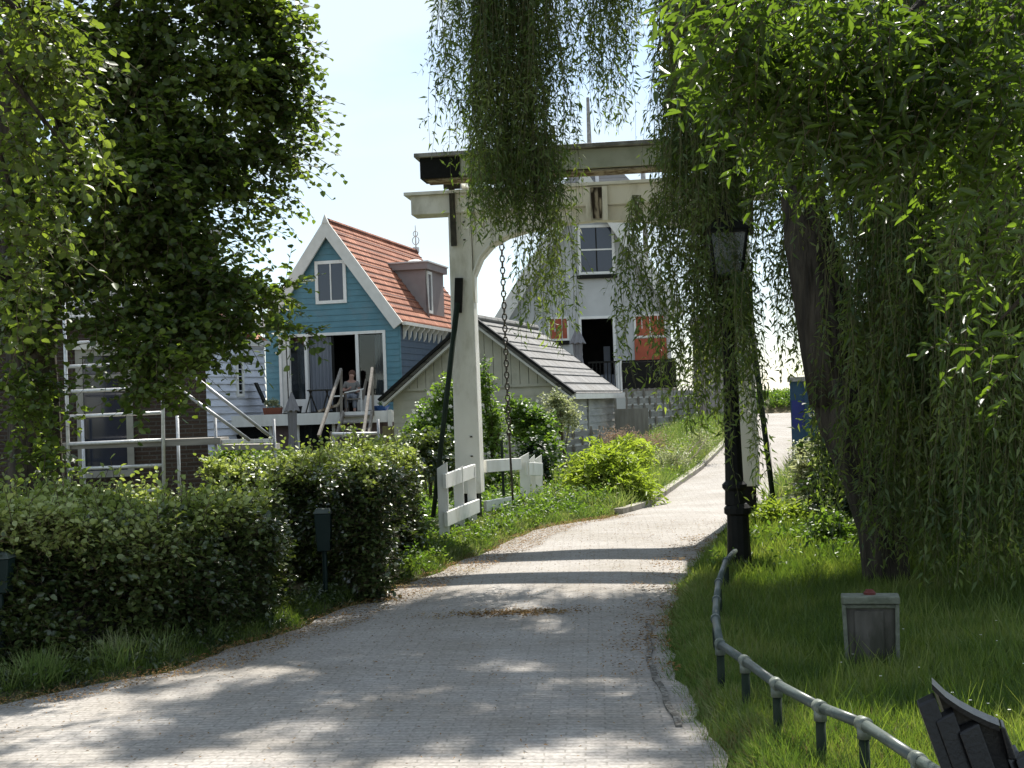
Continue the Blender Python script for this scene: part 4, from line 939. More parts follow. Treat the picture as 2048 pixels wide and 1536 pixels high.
# white timber fences at the left bridge foot
def fence(label, posts, rails, toprow=None, grp='white timber bridge fences'):
    base = posts[0]
    P_ = [at(p[0], p[1], p[3]) for p in posts]
    t = thing('timber_fence', label, 'fence', (P_[0].x, P_[0].y, 0), 0, grp); o0 = V(P_[0].x, P_[0].y, 0)
    for (px, ptop, wd, Y) in posts:
        q = at(px, ptop, Y)-o0; b = MB(); x = q.x; y = q.y; w2 = wd/2; zb = -.1+zg*.3
        b.hexa([(x-w2, y-.04, zb), (x+w2, y-.04, zb), (x+w2, y+.04, zb), (x-w2, y+.04, zb)], [(x-w2, y-.04, q.z-.05), (x+w2, y-.04, q.z+.02), (x+w2, y+.04, q.z+.02), (x-w2, y+.04, q.z-.05)])
        b.build('post', M['white'], t, bevel=.006)
    for (ax_, ay, aY, bx2, by, bY, hg) in rails:
        b = MB(); p, q = at(ax_, ay, aY)-o0, at(bx2, by, bY)-o0
        d = (q-p); n_ = Vector((-d.y, d.x, 0)).normalized()*.022
        b.hexa([p-n_-V(0, 0, hg), q-n_-V(0, 0, hg), q+n_-V(0, 0, hg), p+n_-V(0, 0, hg)], [p-n_, q-n_, q+n_, p+n_]); b.build('rail', M['white'], t, bevel=.006)
fence('white timber fence left of the bridge post with two sloping rails', [(884, 928, .12, 15.6), (916, 935, .12, 16.4), (942, 935, .11, 17.1)],
      [(888, 948, 15.5, 948, 928, 17.15, .17), (891, 1024, 15.5, 956, 998, 17.15, .17)])
fence('white timber fence behind the bridge post joining at a corner post', [(1048, 908, .14, 19.2), (1064, 912, .08, 19.6), (1076, 912, .11, 20.0)],
      [(970, 920, 17.7, 1040, 916, 19.1, .165), (970, 1002, 17.7, 1040, 990, 19.1, .14), (1050, 924, 19.12, 1083, 926, 19.9, .19), (1050, 987, 19.12, 1085, 988, 19.9, .17)])
# small bollards beyond
for (px, py, Y, lab) in ((1149, 960, 21.5, 'short black bollard left of the bright fern clump'), (1213, 945, 23, 'short black post half hidden in the bright fern clump')):
    q = at(px, py, Y); z0 = float(hgt(q.x, q.y)); b = MB(); b.lathe((0, 0, 0), [(.06, 0), (.055, q.z-z0-.04), (.04, q.z-z0)], 10); o = b.build('bollard', M['black'], smooth=False)
    o.location = (q.x, q.y, z0); tag(o, lab, 'bollard')

# ================================================================== LAMP POST
pL = gz(1480, 1152, .03); Yl = pL.y
lp = thing('street_lamp', 'old cast iron street lamp with glass lantern in front of the willow', 'street lamp', (pL.x, Yl, .02))
def lz(py): return at(1465, py, Yl).z-.02
tilt = 0
b = MB(); zb1_ = lz(1020)
b.lathe((0, 0, 0), [(.14, 0), (.14, .06), (.115, .10), (.105, zb1_*.55), (.10, zb1_-.05), (.125, zb1_-.03), (.125, zb1_+.02), (.09, zb1_+.06)], 12); b.build('base', M['black'], lp)
z2 = lz(975); z3 = lz(553)
b = MB(); b.lathe((-.02, 0, 0), [(.095, zb1_+.05), (.09, z2-.03), (.115, z2), (.115, z2+.03), (.085, z2+.06), (.075, z2+.5), (.06, z3-.5), (.08, z3-.46), (.08, z3-.42), (.05, z3-.38), (.04, z3-.02)], 12); b.build('shaft', M['black'], lp, smooth=False)
for s in (-1, 1):
    b = MB(); pts_ = [(-.02+s*.04, 0, z3-.28), (-.02+s*.12, 0, z3-.24), (-.02+s*.15, 0, z3-.14), (-.02+s*.12, 0, z3-.04), (-.02+s*.05, 0, z3-.08)]
    b.tube(pts_, .012, 6); b.build('scroll', M['black'], lp, smooth=True)
zt1 = lz(465); w0, w1 = .12, .175
b = MB()
for a, c in (((-1, -1), 0), ((1, -1), 0), ((1, 1), 0), ((-1, 1), 0)):
    b.beam((-.02+a[0]*w0, a[1]*w0, z3), (-.02+a[0]*w1, a[1]*w1, zt1), .02, .02)
for w_, z_ in ((w0, z3), (w1, zt1)):
    for k in range(4):
        c0 = [(-1, -1), (1, -1), (1, 1), (-1, 1)][k]; c1 = [(-1, -1), (1, -1), (1, 1), (-1, 1)][(k+1) % 4]
        b.beam((-.02+c0[0]*w_, c0[1]*w_, z_), (-.02+c1[0]*w_, c1[1]*w_, z_), .024, .03)
lan = b.build('lantern_frame', M['black'], lp)
b = MB()
for k in range(4):
    c0 = [(-1, -1), (1, -1), (1, 1), (-1, 1)][k]; c1 = [(-1, -1), (1, -1), (1, 1), (-1, 1)][(k+1) % 4]; i0_, i1_ = w0-.004, w1-.004
    b.add([(-.02+c0[0]*i0_, c0[1]*i0_, z3+.01), (-.02+c1[0]*i0_, c1[1]*i0_, z3+.01), (-.02+c1[0]*i1_, c1[1]*i1_, zt1-.01), (-.02+c0[0]*i1_, c0[1]*i1_, zt1-.01)], [(0, 1, 2, 3)])
b.build('lantern_glass', M['sheenglass'], lan)
b = MB(); b.sphere((-.02, 0, z3+.22), .045, .045, .08); b.tube([(-.02, 0, z3), (-.02, 0, z3+.15)], .02, 8); b.build('bulb', M['white'], lan, smooth=True)
zt2_ = lz(432); b = MB()
b.hexa([(-.02-w1-.03, -w1-.03, zt1+.017), (-.02+w1+.03, -w1-.03, zt1+.017), (-.02+w1+.03, w1+.03, zt1+.017), (-.02-w1-.03, w1+.03, zt1+.017)], [(-.08, -.06, zt2_), (.04, -.06, zt2_), (.04, .06, zt2_), (-.08, .06, zt2_)])
b.lathe((-.02, 0, 0), [(.05, zt2_), (.045, zt2_+.08), (.07, zt2_+.09), (.05, zt2_+.13), (.012, zt2_+.16), (.01, zt2_+.2)], 10); b.build('lantern_roof', M['black'], lan)

# ================================================================== TUBE RAIL
rp = [(1470, 1102, 12.3), (1452, 1122, None), (1437, 1165, None), (1433, 1200, None), (1431, 1238, None), (1440, 1288, None), (1490, 1322, None), (1553, 1368, None), (1640, 1414, None), (1727, 1448, None), (1836, 1520, None), (1960, 1600, None)]
hr = .30
R3 = []
for (px, py, Y) in rp:
    R3.append(gz(px, py, hr+.02))
tr = thing('tube_railing', 'low grey green tube railing on short posts curving beside the lawn', 'railing', (R3[5].x, R3[5].y, 0))
of = V(R3[5].x, R3[5].y, 0)
for k in range(len(R3)-1):
    b = MB(); b.tube([R3[k]-of, R3[k+1]-of], .0235, 12); b.build('rail', M['rail'], tr, smooth=True)
for k in range(1, len(R3)):
    p = R3[k]-of; d = (R3[k]-R3[k-1]).normalized()
    b = MB(); b.tube([p-d*.028, p+d*.028], .031, 12); b.tube([p+V(0, 0, -.01), p+V(0, 0, -.06)], .029, 12)
    if k in (1, 2, 3, 4): b = MB(); b.tube([p-d*.03, p+d*.03], .031, 12)
    cl = b.build('clamp', M['clamp'] if k > 4 else M['rail'], tr, smooth=True)
    b = MB(); b.tube([p-V(0, 0, .05), V(p.x, p.y, -.1)], .022, 10); b.build('post', M['railpost'], tr, smooth=True)

# ================================================================== CONCRETE MARKER
pm = gz(1745, 1345, .02); mk = thing('concrete_marker', 'squat weathered concrete marker with a red cap on the shaded lawn', 'marker', (pm.x, pm.y, 0), R(-13))
px_m = F/pm.y; Wm = 106/px_m; Hm = 164/px_m; w2 = Wm/2
b = MB(); b.hexa([(-w2+.03, -.09, -.1), (w2-.03, -.09, -.1), (w2-.03, .03, -.1), (-w2+.03, .03, -.1)], [(-w2+.012, -.08, Hm-.05), (w2-.012, -.08, Hm-.05), (w2-.012, .03, Hm-.05), (-w2+.012, .03, Hm-.05)]); b.build('body', M['concrete'], mk, bevel=.008)
for s in (-1, 1):
    b = MB(); b.hexa([(s*(w2-.02)-.012, -.115, -.1), (s*(w2-.02)+.012, -.115, -.1), (s*(w2-.02)+.012, .03, -.1), (s*(w2-.02)-.012, .03, -.1)], [(s*(w2-.006)-.012, -.115, Hm-.05), (s*(w2-.006)+.012, -.115, Hm-.05), (s*(w2-.006)+.012, .03, Hm-.05), (s*(w2-.006)-.012, .03, Hm-.05)]); b.build('side_rib', M['concedge'], mk, bevel=.006)
b = MB(); b.box(-w2+.065, w2-.085, -.098, -.083, -.05, Hm-.09); b.build('front_panel', M['concrete'], mk, bevel=.005)
b = MB(); b.box(-w2-.008, w2+.01, -.125, .04, Hm-.048, Hm-.002); b.box(-w2+.008, w2-.008, -.105, -.0, Hm-.075, Hm-.052); b.build('cap_slab', M['concedge'], mk, bevel=.008)
b = MB(); b.lathe((-.0, -.02, Hm-.002), [(.036, 0), (.036, .012), (.026, .02), (.024, .028)], 14); b.build('red_cap', M['red'], mk)

# ================================================================== BENCH
Yn = 4.3
def bp_(px, py, Y=Yn): return at(px, py, Y)
b0 = bp_(1900, 1536); bn = thing('park_bench', 'black painted slatted park bench with curved top edge at the lawn edge', 'bench', (b0.x, b0.y, 0)); ob = V(b0.x, b0.y, 0)
prof = [(1862, 1368), (1890, 1395), (1918, 1414), (1945, 1429), (1975, 1443), (1998, 1452)]
pr = [bp_(px+2, py, Yn)-ob for px, py in prof]
pr2 = [pr[0]]
b = MB(); thk = .055; dyy = .10
top = pr; n = len(top)
low = [p-V(0, 0, .018) for p in top]
for k in range(n-1):
    b.hexa([low[k], low[k+1], low[k+1]+V(.03, dyy, 0), low[k]+V(.03, dyy, 0)], [top[k], top[k+1], top[k+1]+V(.03, dyy, 0), top[k]+V(.03, dyy, 0)])
b.build('top_edge', M['bench'], bn)
b = MB(); e0 = top[-1]; b.hexa([e0+V(.024, .0, -.11), e0+V(.05, .0, -.11), e0+V(.08, dyy, -.11), e0+V(.054, dyy, -.11)], [e0+V(0, 0, -.0), e0+V(.015, 0, -.005), e0+V(.045, dyy, -.005), e0+V(.03, dyy, 0)]); b.build('end_scroll', M['bench'], bn, bevel=.006)
b = MB(); poly = [(p.x+.02, p.z-.02) for p in pr]+[(pr[-1].x+.05, pr[-1].z-.3), (pr[0].x+.16, pr[0].z-.45)]
b.prism([(x, z) for x, z in poly][::-1], .03, .07); b.build('side_panel', M['bench'], bn)
for (px, py, wpx, hpx) in ((1836, 1412, 35, 17), (1872, 1444, 36, 20), (1919, 1468, 39, 21)):
    a = bp_(px, py, Yn-.02)-ob; c = bp_(px+wpx, py-hpx, Yn+.0)-ob
    L_ = .62; dwn = V(.30*L_, -.06, -L_)
    t_ = V(.004, .035, .0)+V(0, .0, .012)
    b = MB(); b.hexa([a+dwn, c+dwn, c+dwn+t_, a+dwn+t_], [a, c, c+t_, a+t_]); b.build('slat', M['bench'], bn, bevel=.005)
for (px, py, wpx, hpx) in ((2012, 1512, 24, 12), (2032, 1524, 40, 20)):
    a = bp_(px, py, Yn+.02)-ob; c = bp_(px+wpx, py-hpx, Yn+.06)-ob; dwn = V(.1, -.06, -.3); t_ = V(.004, .04, .012)
    b = MB(); b.hexa([a+dwn, c+dwn, c+dwn+t_, a+dwn+t_], [a, c, c+t_, a+t_]); b.build('slat', M['bench'], bn, bevel=.005)
for dx in (.25, .75):
    b = MB(); b.box(dx-.03+b0.x*0, dx+.03, .1, .16, 0, .5); b.build('leg', M['bench'], bn)
b = MB(); b.box(.1, .95, -.4, .3, .42, .46); b.build('seat', M['bench'], bn)

# ================================================================== LITTER BINS
def bin_(px, pyt, pyb, Y, label, w_=.075):
    q = at(px, pyt, Y); z0 = float(hgt(q.x, q.y)); zt_ = q.z; zb_ = at(px, pyb, Y).z
    t = thing('litter_bin', label, 'litter bin', (q.x, Y, z0), 0, 'dark green litter bins by the hedges')
    b = MB(); b.hexa([(-w_*.75, -w_*.7, zb_-z0), (w_*.75, -w_*.7, zb_-z0), (w_*.75, w_*.7, zb_-z0), (-w_*.75, w_*.7, zb_-z0)], [(-w_, -w_*.8, zt_-z0-.03), (w_, -w_*.8, zt_-z0-.03), (w_, w_*.8, zt_-z0-.03), (-w_, w_*.8, zt_-z0-.03)]); b.build('body', M['bin'], t, bevel=.008)
    b = MB(); b.hexa([(-w_*1.1, -w_*.95, zt_-z0-.028), (w_*1.1, -w_*.95, zt_-z0-.028), (w_*1.1, w_*.9, zt_-z0-.028), (-w_*1.1, w_*.9, zt_-z0-.028)], [(-w_*.8, -w_*.7, zt_-z0+.015), (w_*.8, -w_*.7, zt_-z0+.015), (w_*.8, w_*.7, zt_-z0+.015), (-w_*.8, w_*.7, zt_-z0+.015)]); b.build('lid', M['rail'], t, bevel=.006)
    b = MB(); b.tube([(0, 0, -.1), (0, 0, zb_-z0+.02)], .022, 8); b.build('post', M['bin'], t)
bin_(646, 1020, 1102, 11.9, 'slim dark green litter bin in the gap between the two hedges')
bin_(-2, 1108, 1185, 8.9, 'dark green litter bin cut by the frame before the shaded hedge', .085)

# ================================================================== SKIP
p = at(1579, 758, 24.5); sk = thing('steel_container', 'dark blue steel container half hidden behind the hanging willow', 'container', (p.x, 24.5, .2), -R(13))
ht = p.z-.2; b = MB(); b.box(0, 2.4, 0, 3.5, .1, ht-.05)
for k in range(6): b.box(.25+k*.4, .33+k*.4, -.03, .0, .15, ht-.1)
b.build('body', M['skip'], sk)
b = MB(); b.box(-.04, 2.44, -.05, 3.54, ht-.05, ht+.03); b.build('top_rim', M['cap'], sk)
b = MB(); b.box(.02, .24, -.012, -.002, ht*.5, ht*.78); b.build('blue_panel', M['skipblue'], sk)
for x in (.3, 2.0): b = MB(); b.box(x, x+.2, .1, 3.3, -.15, .1); b.build('runner', M['black'], sk)

# ================================================================== LIME TREE (left)
tl = gz(68, 1060, 0); Yt = 12.2; tx = at(62, 1000, Yt).x
T1 = thing('lime_tree', 'large dark broadleaf tree overhanging the brick house and hedge', 'tree', (tx, Yt, 0)); ot = (tx, Yt, 0)
b = MB(ot); pts_ = []
for k in range(14):
    t = k/13; pts_.append((tx+.05*math.sin(t*5)-.1*t, Yt+.3*t, 5.4*t-.1))
b.tube(pts_, [.27*(1-.45*k/13)+(.1 if k == 0 else 0) for k in range(14)], 18, flute=.07)
b.build('trunk', M['bark'], T1, smooth=True)
lim = [((0, .1, 2.9), (.4, -.5, 3.7), (1.1, -1.1, 4.4)), ((0, .15, 3.1), (.6, -.6, 4.4), (1.5, -1.1, 5.6)), ((0, .2, 3.4), (-.8, -1.2, 4.2), (-1.4, -2.4, 4.8)), ((0, .1, 2.2), (.4, -.5, 2.7), (1.2, -1.2, 3.0)), ((0, .25, 4.5), (.5, -.8, 5.8), (1.5, -1.3, 7)), ((-.1, .2, 4), (-1, .8, 5), (-2, 1, 6)), ((0, .1, 2.3), (.25, -1.2, 2.9), (.3, -2.4, 3.3))]
for q in lim:
    b = MB(); b.tube([V(*q[0]), V(*q[0])*.5+V(*q[1])*.5+V(.05, 0, -.1), V(*q[1]), (V(*q[1])+V(*q[2]))/2+V(0, .1, .08), V(*q[2])], [.10, .085, .065, .045, .02], 9, flute=.05); b.build('limb', M['bark'], T1, smooth=True)
fo = Fol(); stf = Fol()
# (px,py,Y, rx_px, ry_px, twigs)
LB = [(60, -60, 12.5, 170, 150, 480), (280, -60, 12.5, 200, 140, 640), (470, -20, 12.8, 110, 110, 420), (540, 40, 13, 55, 60, 120),
      (120, 150, 12.5, 170, 150, 700), (320, 170, 12.6, 170, 150, 850), (470, 180, 12.8, 100, 90, 420), (555, 215, 13, 60, 40, 130), (540, 130, 12.9, 60, 50, 130),
      (420, 310, 12.8, 120, 80, 480), (530, 300, 12.9, 50, 35, 110), (240, 360, 12.6, 190, 110, 850), (90, 380, 12.5, 130, 130, 520), (480, 385, 12.9, 45, 22, 60),
      (320, 480, 12.4, 140, 90, 620), (160, 520, 12.4, 150, 100, 560), (420, 540, 12.4, 100, 60, 330), (500, 590, 12.4, 60, 30, 90), (545, 575, 12.2, 36, 16, 34),
      (330, 620, 12.2, 110, 60, 360), (440, 650, 12.2, 75, 40, 170), (555, 655, 12.1, 40, 12, 26), (290, 700, 11.9, 60, 55, 150), (300, 768, 11.8, 42, 30, 60), (380, 705, 11.8, 35, 35, 50),
      (200, 640, 12.0, 60, 40, 70), (60, 620, 12.2, 90, 90, 220), (60, 780, 12.2, 70, 90, 130), (110, 900, 12.1, 30, 90, 60)]
for (px, py, Y, rx, ry, n) in LB:
    Y *= .905; c = at(px, py, Y); s = Y/F
    for q in range(4):
        o3 = rdir(1)[0]*np.array([rx*s, rx*s*.8+.15, ry*s])*.5
        blob(fo, stf, P3(c)+o3, rx*s*.62, (rx*s*.9+.15)*.6, ry*s*.6, int(n*.14), 10, .072, .062, (.28, .55), .25, OV, .3, .1, .0035, (0.05, 0, -.1))
# boundary sprays against the sky
for (px, py) in [(600, 55), (600, 115), (575, 150), (620, 205), (600, 250), (560, 95), (570, 330), (540, 285), (520, 390), (505, 470), (470, 440), (560, 380), (590, 300), (560, 20)]:
    c = P3(at(px-30, py, 11.6)); n = 14
    twigs(fo, stf, c[None]+rng.normal(size=(n, 3))*.09, np.array([1, .1, -.1])+rng.normal(size=(n, 3))*.35, U(.2, .42, n), 8, .065, .056, .25)
for (px, py, Y) in [(570, 588, 11.0), (600, 665, 11.0), (330, 785, 10.8), (385, 690, 10.8), (270, 775, 10.8)]:
    c = P3(at(px-25, py-5, Y)); n = 7
    twigs(fo, stf, c[None]+rng.normal(size=(n, 3))*.06, np.array([1, .1, -.15])+rng.normal(size=(n, 3))*.3, U(.15, .28, n), 7, .07, .06, .3)
# upper crown out of frame
for (x, y, z, r_, n) in [(-3.5, 11.4, 7.0, 1.6, 360), (-2.0, 11.3, 6.8, 1.2, 220), (-5, 11.8, 7, 2, 200)]:
    blob(fo, stf, np.array([x, y, z]), r_, r_, r_*.7, n, 10, .08, .07, (.3, .6), .25, OV, .3, .1)
fo.build('crown', LF['lime'], T1, off=ot); stf.build('twigs', M['twig'], T1, off=ot)
# near sprays at far left, larger and brighter
fo = Fol(); stf = Fol()
for (px, py, Y, rx, ry, n) in [(60, 40, 7.4, 110, 70, 46), (60, 150, 7.4, 120, 80, 60), (150, 120, 7.6, 90, 50, 30), (40, 290, 7.3, 90, 80, 46), (160, 230, 7.5, 60, 50, 18), (190, 330, 7.5, 40, 70, 14), (40, 430, 7.3, 80, 60, 30), (90, 500, 7.3, 50, 60, 18), (40, 560, 7.3, 60, 50, 16), (110, 400, 7.4, 40, 50, 10), (60, 650, 7.4, 60, 40, 9), (110, 60, 7.4, 130, 40, 22)]:
    c = at(px, py, Y); s = Y/F; blob(fo, stf, P3(c), rx*s, .35, ry*s, int(n*.72), 9, .062, .05, (.22, .4), .5, OV, .1, .1, .003, (.25, 0, -.4))
NB = thing('lime_branch', 'light green leafy branch sprays hanging closest to camera at upper left', 'branch', tuple(at(-60, 200, 7.4)))
bo = at(-60, 200, 7.4)
b = MB(bo)
for (px, py) in [(150, 120), (160, 330), (60, 500), (60, 40), (90, 250)]:
    b.tube([at(-260, -200, 7.2), at(-40, (py-200)*.6, 7.3), at(px, py, 7.45)], [.03, .018, .006], 7)
b.build('branch', M['bark'], NB, smooth=True)
fo.build('foliage', LF['limelight'], NB, off=tuple(bo)); stf.build('twigs', M['twig'], NB, off=tuple(bo))

# ================================================================== HEDGES
def hedge(name, label, poly, H, leaf, n, seed=0, top=None):
    """poly: closed footprint list of (x,y); leafy shell with uneven faces over a solid dark core that stands in for inner shade"""
    poly = [Vector((p[0], p[1])) for p in poly]; cx = sum(p.x for p in poly)/len(poly); cy = sum(p.y for p in poly)/len(poly)
    t = thing(name, label, 'hedge', (cx, cy, 0), 0, 'clipped hedges along the left of the road'); off = (cx, cy, 0)
    fo = Fol(); stf = Fol()
    # side faces
    per = [(poly[i], poly[(i+1) % len(poly)]) for i in range(len(poly))]; Ls = [(b_-a).length for a, b_ in per]; tot = sum(Ls)
    def und(x, y, z): return .07*np.sin(x*3.1+z*2)+.06*np.sin(y*4.3+z*5+1)+.05*np.sin(x*7+y*6+z*4)
    area_top = abs(sum(a.x*b_.y-b_.x*a.y for a, b_ in per))/2
    nt_ = int(n*area_top/(area_top+tot*H)); nsd = n-nt_
    for (a, b_), l in zip(per, Ls):
        k = int(nsd*l/tot); u = rng.random(k); z = rng.random(k)**.9*H; nrm = np.array([(b_-a).y, -(b_-a).x, 0])/l
        cxy = np.array([cx, cy, 0]); mid = np.array([(a.x+b_.x)/2, (a.y+b_.y)/2, 0])
        if np.dot(mid-cxy, nrm) < 0: nrm = -nrm
        x = a.x+(b_.x-a.x)*u; y = a.y+(b_.y-a.y)*u; dep = rng.random(k)**2*.32
        rnd = sst(.75, 1.0, z/H)*.18; bot = sst(.35, 0, z/H)*.05
        p = np.stack([x, y, z], 1)+nrm[None]*(und(x, y, z)-dep-rnd-bot)[:, None]
        d = nrm[None]*.8+np.array([0, 0, .35])+rng.normal(size=(k, 3))*.55
        twigs(fo, stf, p-nz(d)*.1, d, U(.12, .26, k), 6, leaf, leaf*.78, .25, OV, .1, .003, .9)
    # top
    mn = [min(p.x for p in poly), min(p.y for p in poly)]; mxx = [max(p.x for p in poly), max(p.y for p in poly)]
    X = U(mn[0], mxx[0], nt_*4); Y = U(mn[1], mxx[1], nt_*4); ins = np.zeros(len(X), bool)
    for a, b_ in per:
        c_ = ((a.y > Y) != (b_.y > Y)) & (X < (b_.x-a.x)*(Y-a.y)/((b_.y-a.y) or 1e-9)+a.x); ins ^= c_
    X = X[ins][:nt_]; Y = Y[ins][:nt_]; k = len(X)
    z = H+und(X, Y, 0*X)*.9-rng.random(k)**2*.25
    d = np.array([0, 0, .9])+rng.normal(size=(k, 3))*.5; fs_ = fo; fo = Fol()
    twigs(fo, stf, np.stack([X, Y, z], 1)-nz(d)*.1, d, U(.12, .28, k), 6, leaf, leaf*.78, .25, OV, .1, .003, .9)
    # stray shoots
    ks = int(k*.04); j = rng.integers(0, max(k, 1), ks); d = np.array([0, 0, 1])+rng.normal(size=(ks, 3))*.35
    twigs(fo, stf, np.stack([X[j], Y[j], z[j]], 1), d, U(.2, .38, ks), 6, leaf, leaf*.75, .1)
    fo.build('sunlit_top_shoots', LF['hedgelit'], t, off=off); fo = fs_  # top twigs and shoots in the lighter, painted-sunlight leaf colour
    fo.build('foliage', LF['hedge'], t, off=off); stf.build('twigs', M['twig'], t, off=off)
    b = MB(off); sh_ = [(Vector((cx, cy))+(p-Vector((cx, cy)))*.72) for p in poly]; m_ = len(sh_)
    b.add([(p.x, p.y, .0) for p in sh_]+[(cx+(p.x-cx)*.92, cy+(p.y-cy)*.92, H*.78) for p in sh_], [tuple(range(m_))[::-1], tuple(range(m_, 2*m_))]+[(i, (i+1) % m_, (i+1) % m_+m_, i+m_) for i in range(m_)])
    b.build('dark_shade_core', M['dark'], t)  # solid dark block added to deepen the shade inside the hedge
    return t
a = gz(-200, 1405, 0); b1 = gz(120, 1360, 0); b2 = gz(330, 1325, 0); b3 = gz(505, 1268, 0)
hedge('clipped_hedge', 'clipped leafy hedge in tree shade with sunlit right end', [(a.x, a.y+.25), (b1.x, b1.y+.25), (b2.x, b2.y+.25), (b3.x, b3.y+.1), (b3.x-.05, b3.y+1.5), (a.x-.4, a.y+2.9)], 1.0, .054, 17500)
c0 = gz(600, 1222, 0); c1 = gz(840, 1150, 0)
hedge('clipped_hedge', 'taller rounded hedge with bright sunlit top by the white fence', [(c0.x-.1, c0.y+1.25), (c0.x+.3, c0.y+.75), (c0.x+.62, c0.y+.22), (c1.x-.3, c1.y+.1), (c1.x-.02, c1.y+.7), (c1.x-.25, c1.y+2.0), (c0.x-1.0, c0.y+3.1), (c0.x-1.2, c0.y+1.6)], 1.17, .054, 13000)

# ================================================================== WILLOW
base = gz(1774, 1185, 0); Yw_ = base.y
W1 = thing('weeping_willow', 'weeping willow with hanging strands over the road and lawn', 'tree', (base.x, Yw_, 0)); ow = (base.x, Yw_, 0)
def wpt(px, py, Y): return at(px, py, Y)
tr1 = [(1776, 1215, Yw_), (1774, 1150, Yw_), (1765, 1060, Yw_), (1740, 950, Yw_), (1712, 850, Yw_+.05), (1695, 760, Yw_+.1)]
b = MB(ow); b.tube([wpt(*q) for q in tr1], [.26, .19, .19, .23, .29, .32], 18, flute=.08); b.build('trunk', M['bark'], W1, smooth=True)
lims = [([(1690, 800, Yw_+.1), (1665, 690, Yw_+.1), (1645, 600, Yw_+.15), (1618, 480, Yw_+.2), (1600, 340, Yw_+.4), (1560, 150, Yw_+.7), (1500, -80, Yw_+1)], [.29, .26, .23, .20, .16, .12, .09]),
        ([(1712, 820, Yw_+.1), (1770, 700, Yw_), (1810, 560, Yw_), (1830, 380, Yw_-.1), (1840, 180, Yw_-.1), (1850, -80, Yw_-.2)], [.24, .20, .18, .16, .13, .09]),
        ([(1560, 150, Yw_+.7), (1440, -60, 13.2), (1250, -170, 14), (1080, -150, 14.5), (960, -60, 14.2)], [.10, .09, .08, .06, .04]),
        ([(1500, -80, Yw_+1), (1350, -300, 13.5), (1150, -420, 14.5), (1000, -350, 15.2)], [.09, .08, .06, .04]),
        ([(1840, 180, Yw_-.1), (1950, 20, 10.6), (2080, -100, 10)], [.10, .08, .05]),
        ([(1600, 340, Yw_+.4), (1520, 180, 12.6), (1420, 60, 12.8), (1360, -30, 13)], [.08, .06, .05, .03]),
        ([(1040, -160, 14.3), (1050, 0, 13.9), (1062, 260, 13.7), (1075, 420, 13.6)], [.06, .05, .035, .015])]
for P_, r_ in lims:
    b = MB(ow); b.tube([wpt(*q) for q in P_], r_, 12, flute=.06); b.build('limb', M['bark'], W1, smooth=True)
fo = Fol(); stf = Fol()
def strands(x0, x1, yt, yb0, yb1, Y0, Y1, n, K=46, leaf=.085, sway=.09, clump=None):
    """n hanging shoots between image columns x0..x1, from row yt down to ragged rows yb0..yb1 at depths Y0..Y1"""
    px = U(x0, x1, n)
    if clump: cs = U(x0, x1, clump); px = np.clip(cs[rng.integers(0, clump, n)]+rng.normal(size=n)*(x1-x0)*.035, x0-10, x1+10)
    Y = U(Y0, Y1, n); ybt = U(yb0, yb1, n)
    A = np.stack([P3(at(px[i], yt, Y[i])) for i in range(n)]); zb = np.array([at(px[i], ybt[i], Y[i]).z for i in range(n)])
    Ln = A[:, 2]-zb; ks = 8; t = np.linspace(0, 1, ks)
    ph = U(0, 6.3, (n, 1)); P = np.repeat(A[:, None], ks, 1)
    P[:, :, 2] -= t[None]*Ln[:, None]
    P[:, :, 0] += sway*np.sin(t[None]*4+ph)+rng.normal(size=(n, 1))*.05*t[None]*Ln[:, None]**.5-sway*np.sin(ph)
    P[:, :, 1] += sway*np.cos(t[None]*3.3+ph*2)-sway*np.cos(ph*2)
    stf.stems(P, .0035)
    Kn = K; tk = (np.arange(Kn)[None]+U(0, 1, (n, Kn)))/Kn
    x = tk*(ks-1); i0 = np.minimum(x.astype(int), ks-2); fr = (x-i0)[..., None]; ii = np.arange(n)[:, None]
    pos = P[ii, i0]*(1-fr)+P[ii, i0+1]*fr
    # short side shoots
    ns_ = max(1, int(n*2)); si = rng.integers(0, n, ns_); sj = rng.integers(1, ks-1, ns_); d0 = rng.normal(size=(ns_, 3))*np.array([1, 1, .2])+np.array([0, 0, -.5])
    twigs(fo, stf, P[si, sj], d0, U(.08, .2, ns_), 6, leaf, .019, 1.0, NV, .15, .002, .3)
    th = U(0, 6.3, (n, Kn)); rad = np.stack([np.cos(th), np.sin(th), 0*th], -1)
    pos = pos+rad*(U(0, .075, (n, Kn))*(.5+.5*np.sin(tk*19+ph)))[..., None]
    d = rad*.75+np.array([0, 0, -.75])+rng.normal(size=(n, Kn, 3))*.3
    nr = rng.normal(size=(n, Kn, 3))*.6+rad*.5+np.array([0, 0, .5])
    sc = U(.45, 1.3, (n, Kn))
    fo.leaves(pos.reshape(-1, 3), d.reshape(-1, 3), nr.reshape(-1, 3), (leaf*sc).ravel(), (.021*sc).ravel(), NV)
# left curtain over the bridge
strands(945, 1050, -120, 330, 470, 13.4, 14.2, 190, 60, clump=16)
strands(940, 1000, -40, 420, 505, 13.4, 14.0, 40, 60)
strands(1045, 1100, -40, 380, 690, 13.3, 13.9, 60, 62, clump=7)
strands(1060, 1112, 250, 620, 715, 13.3, 13.8, 26, 50)
strands(886, 945, -120, 120, 330, 13.6, 14.4, 34, 44, clump=6)
strands(1045, 1140, -160, 120, 270, 13.8, 14.6, 40, 44)
strands(1155, 1235, -160, 140, 275, 13.8, 14.6, 40, 42, clump=5)
strands(1110, 1240, -200, 60, 200, 14, 15, 34, 40)
strands(1225, 1310, -200, 10, 120, 14, 15, 30, 36)
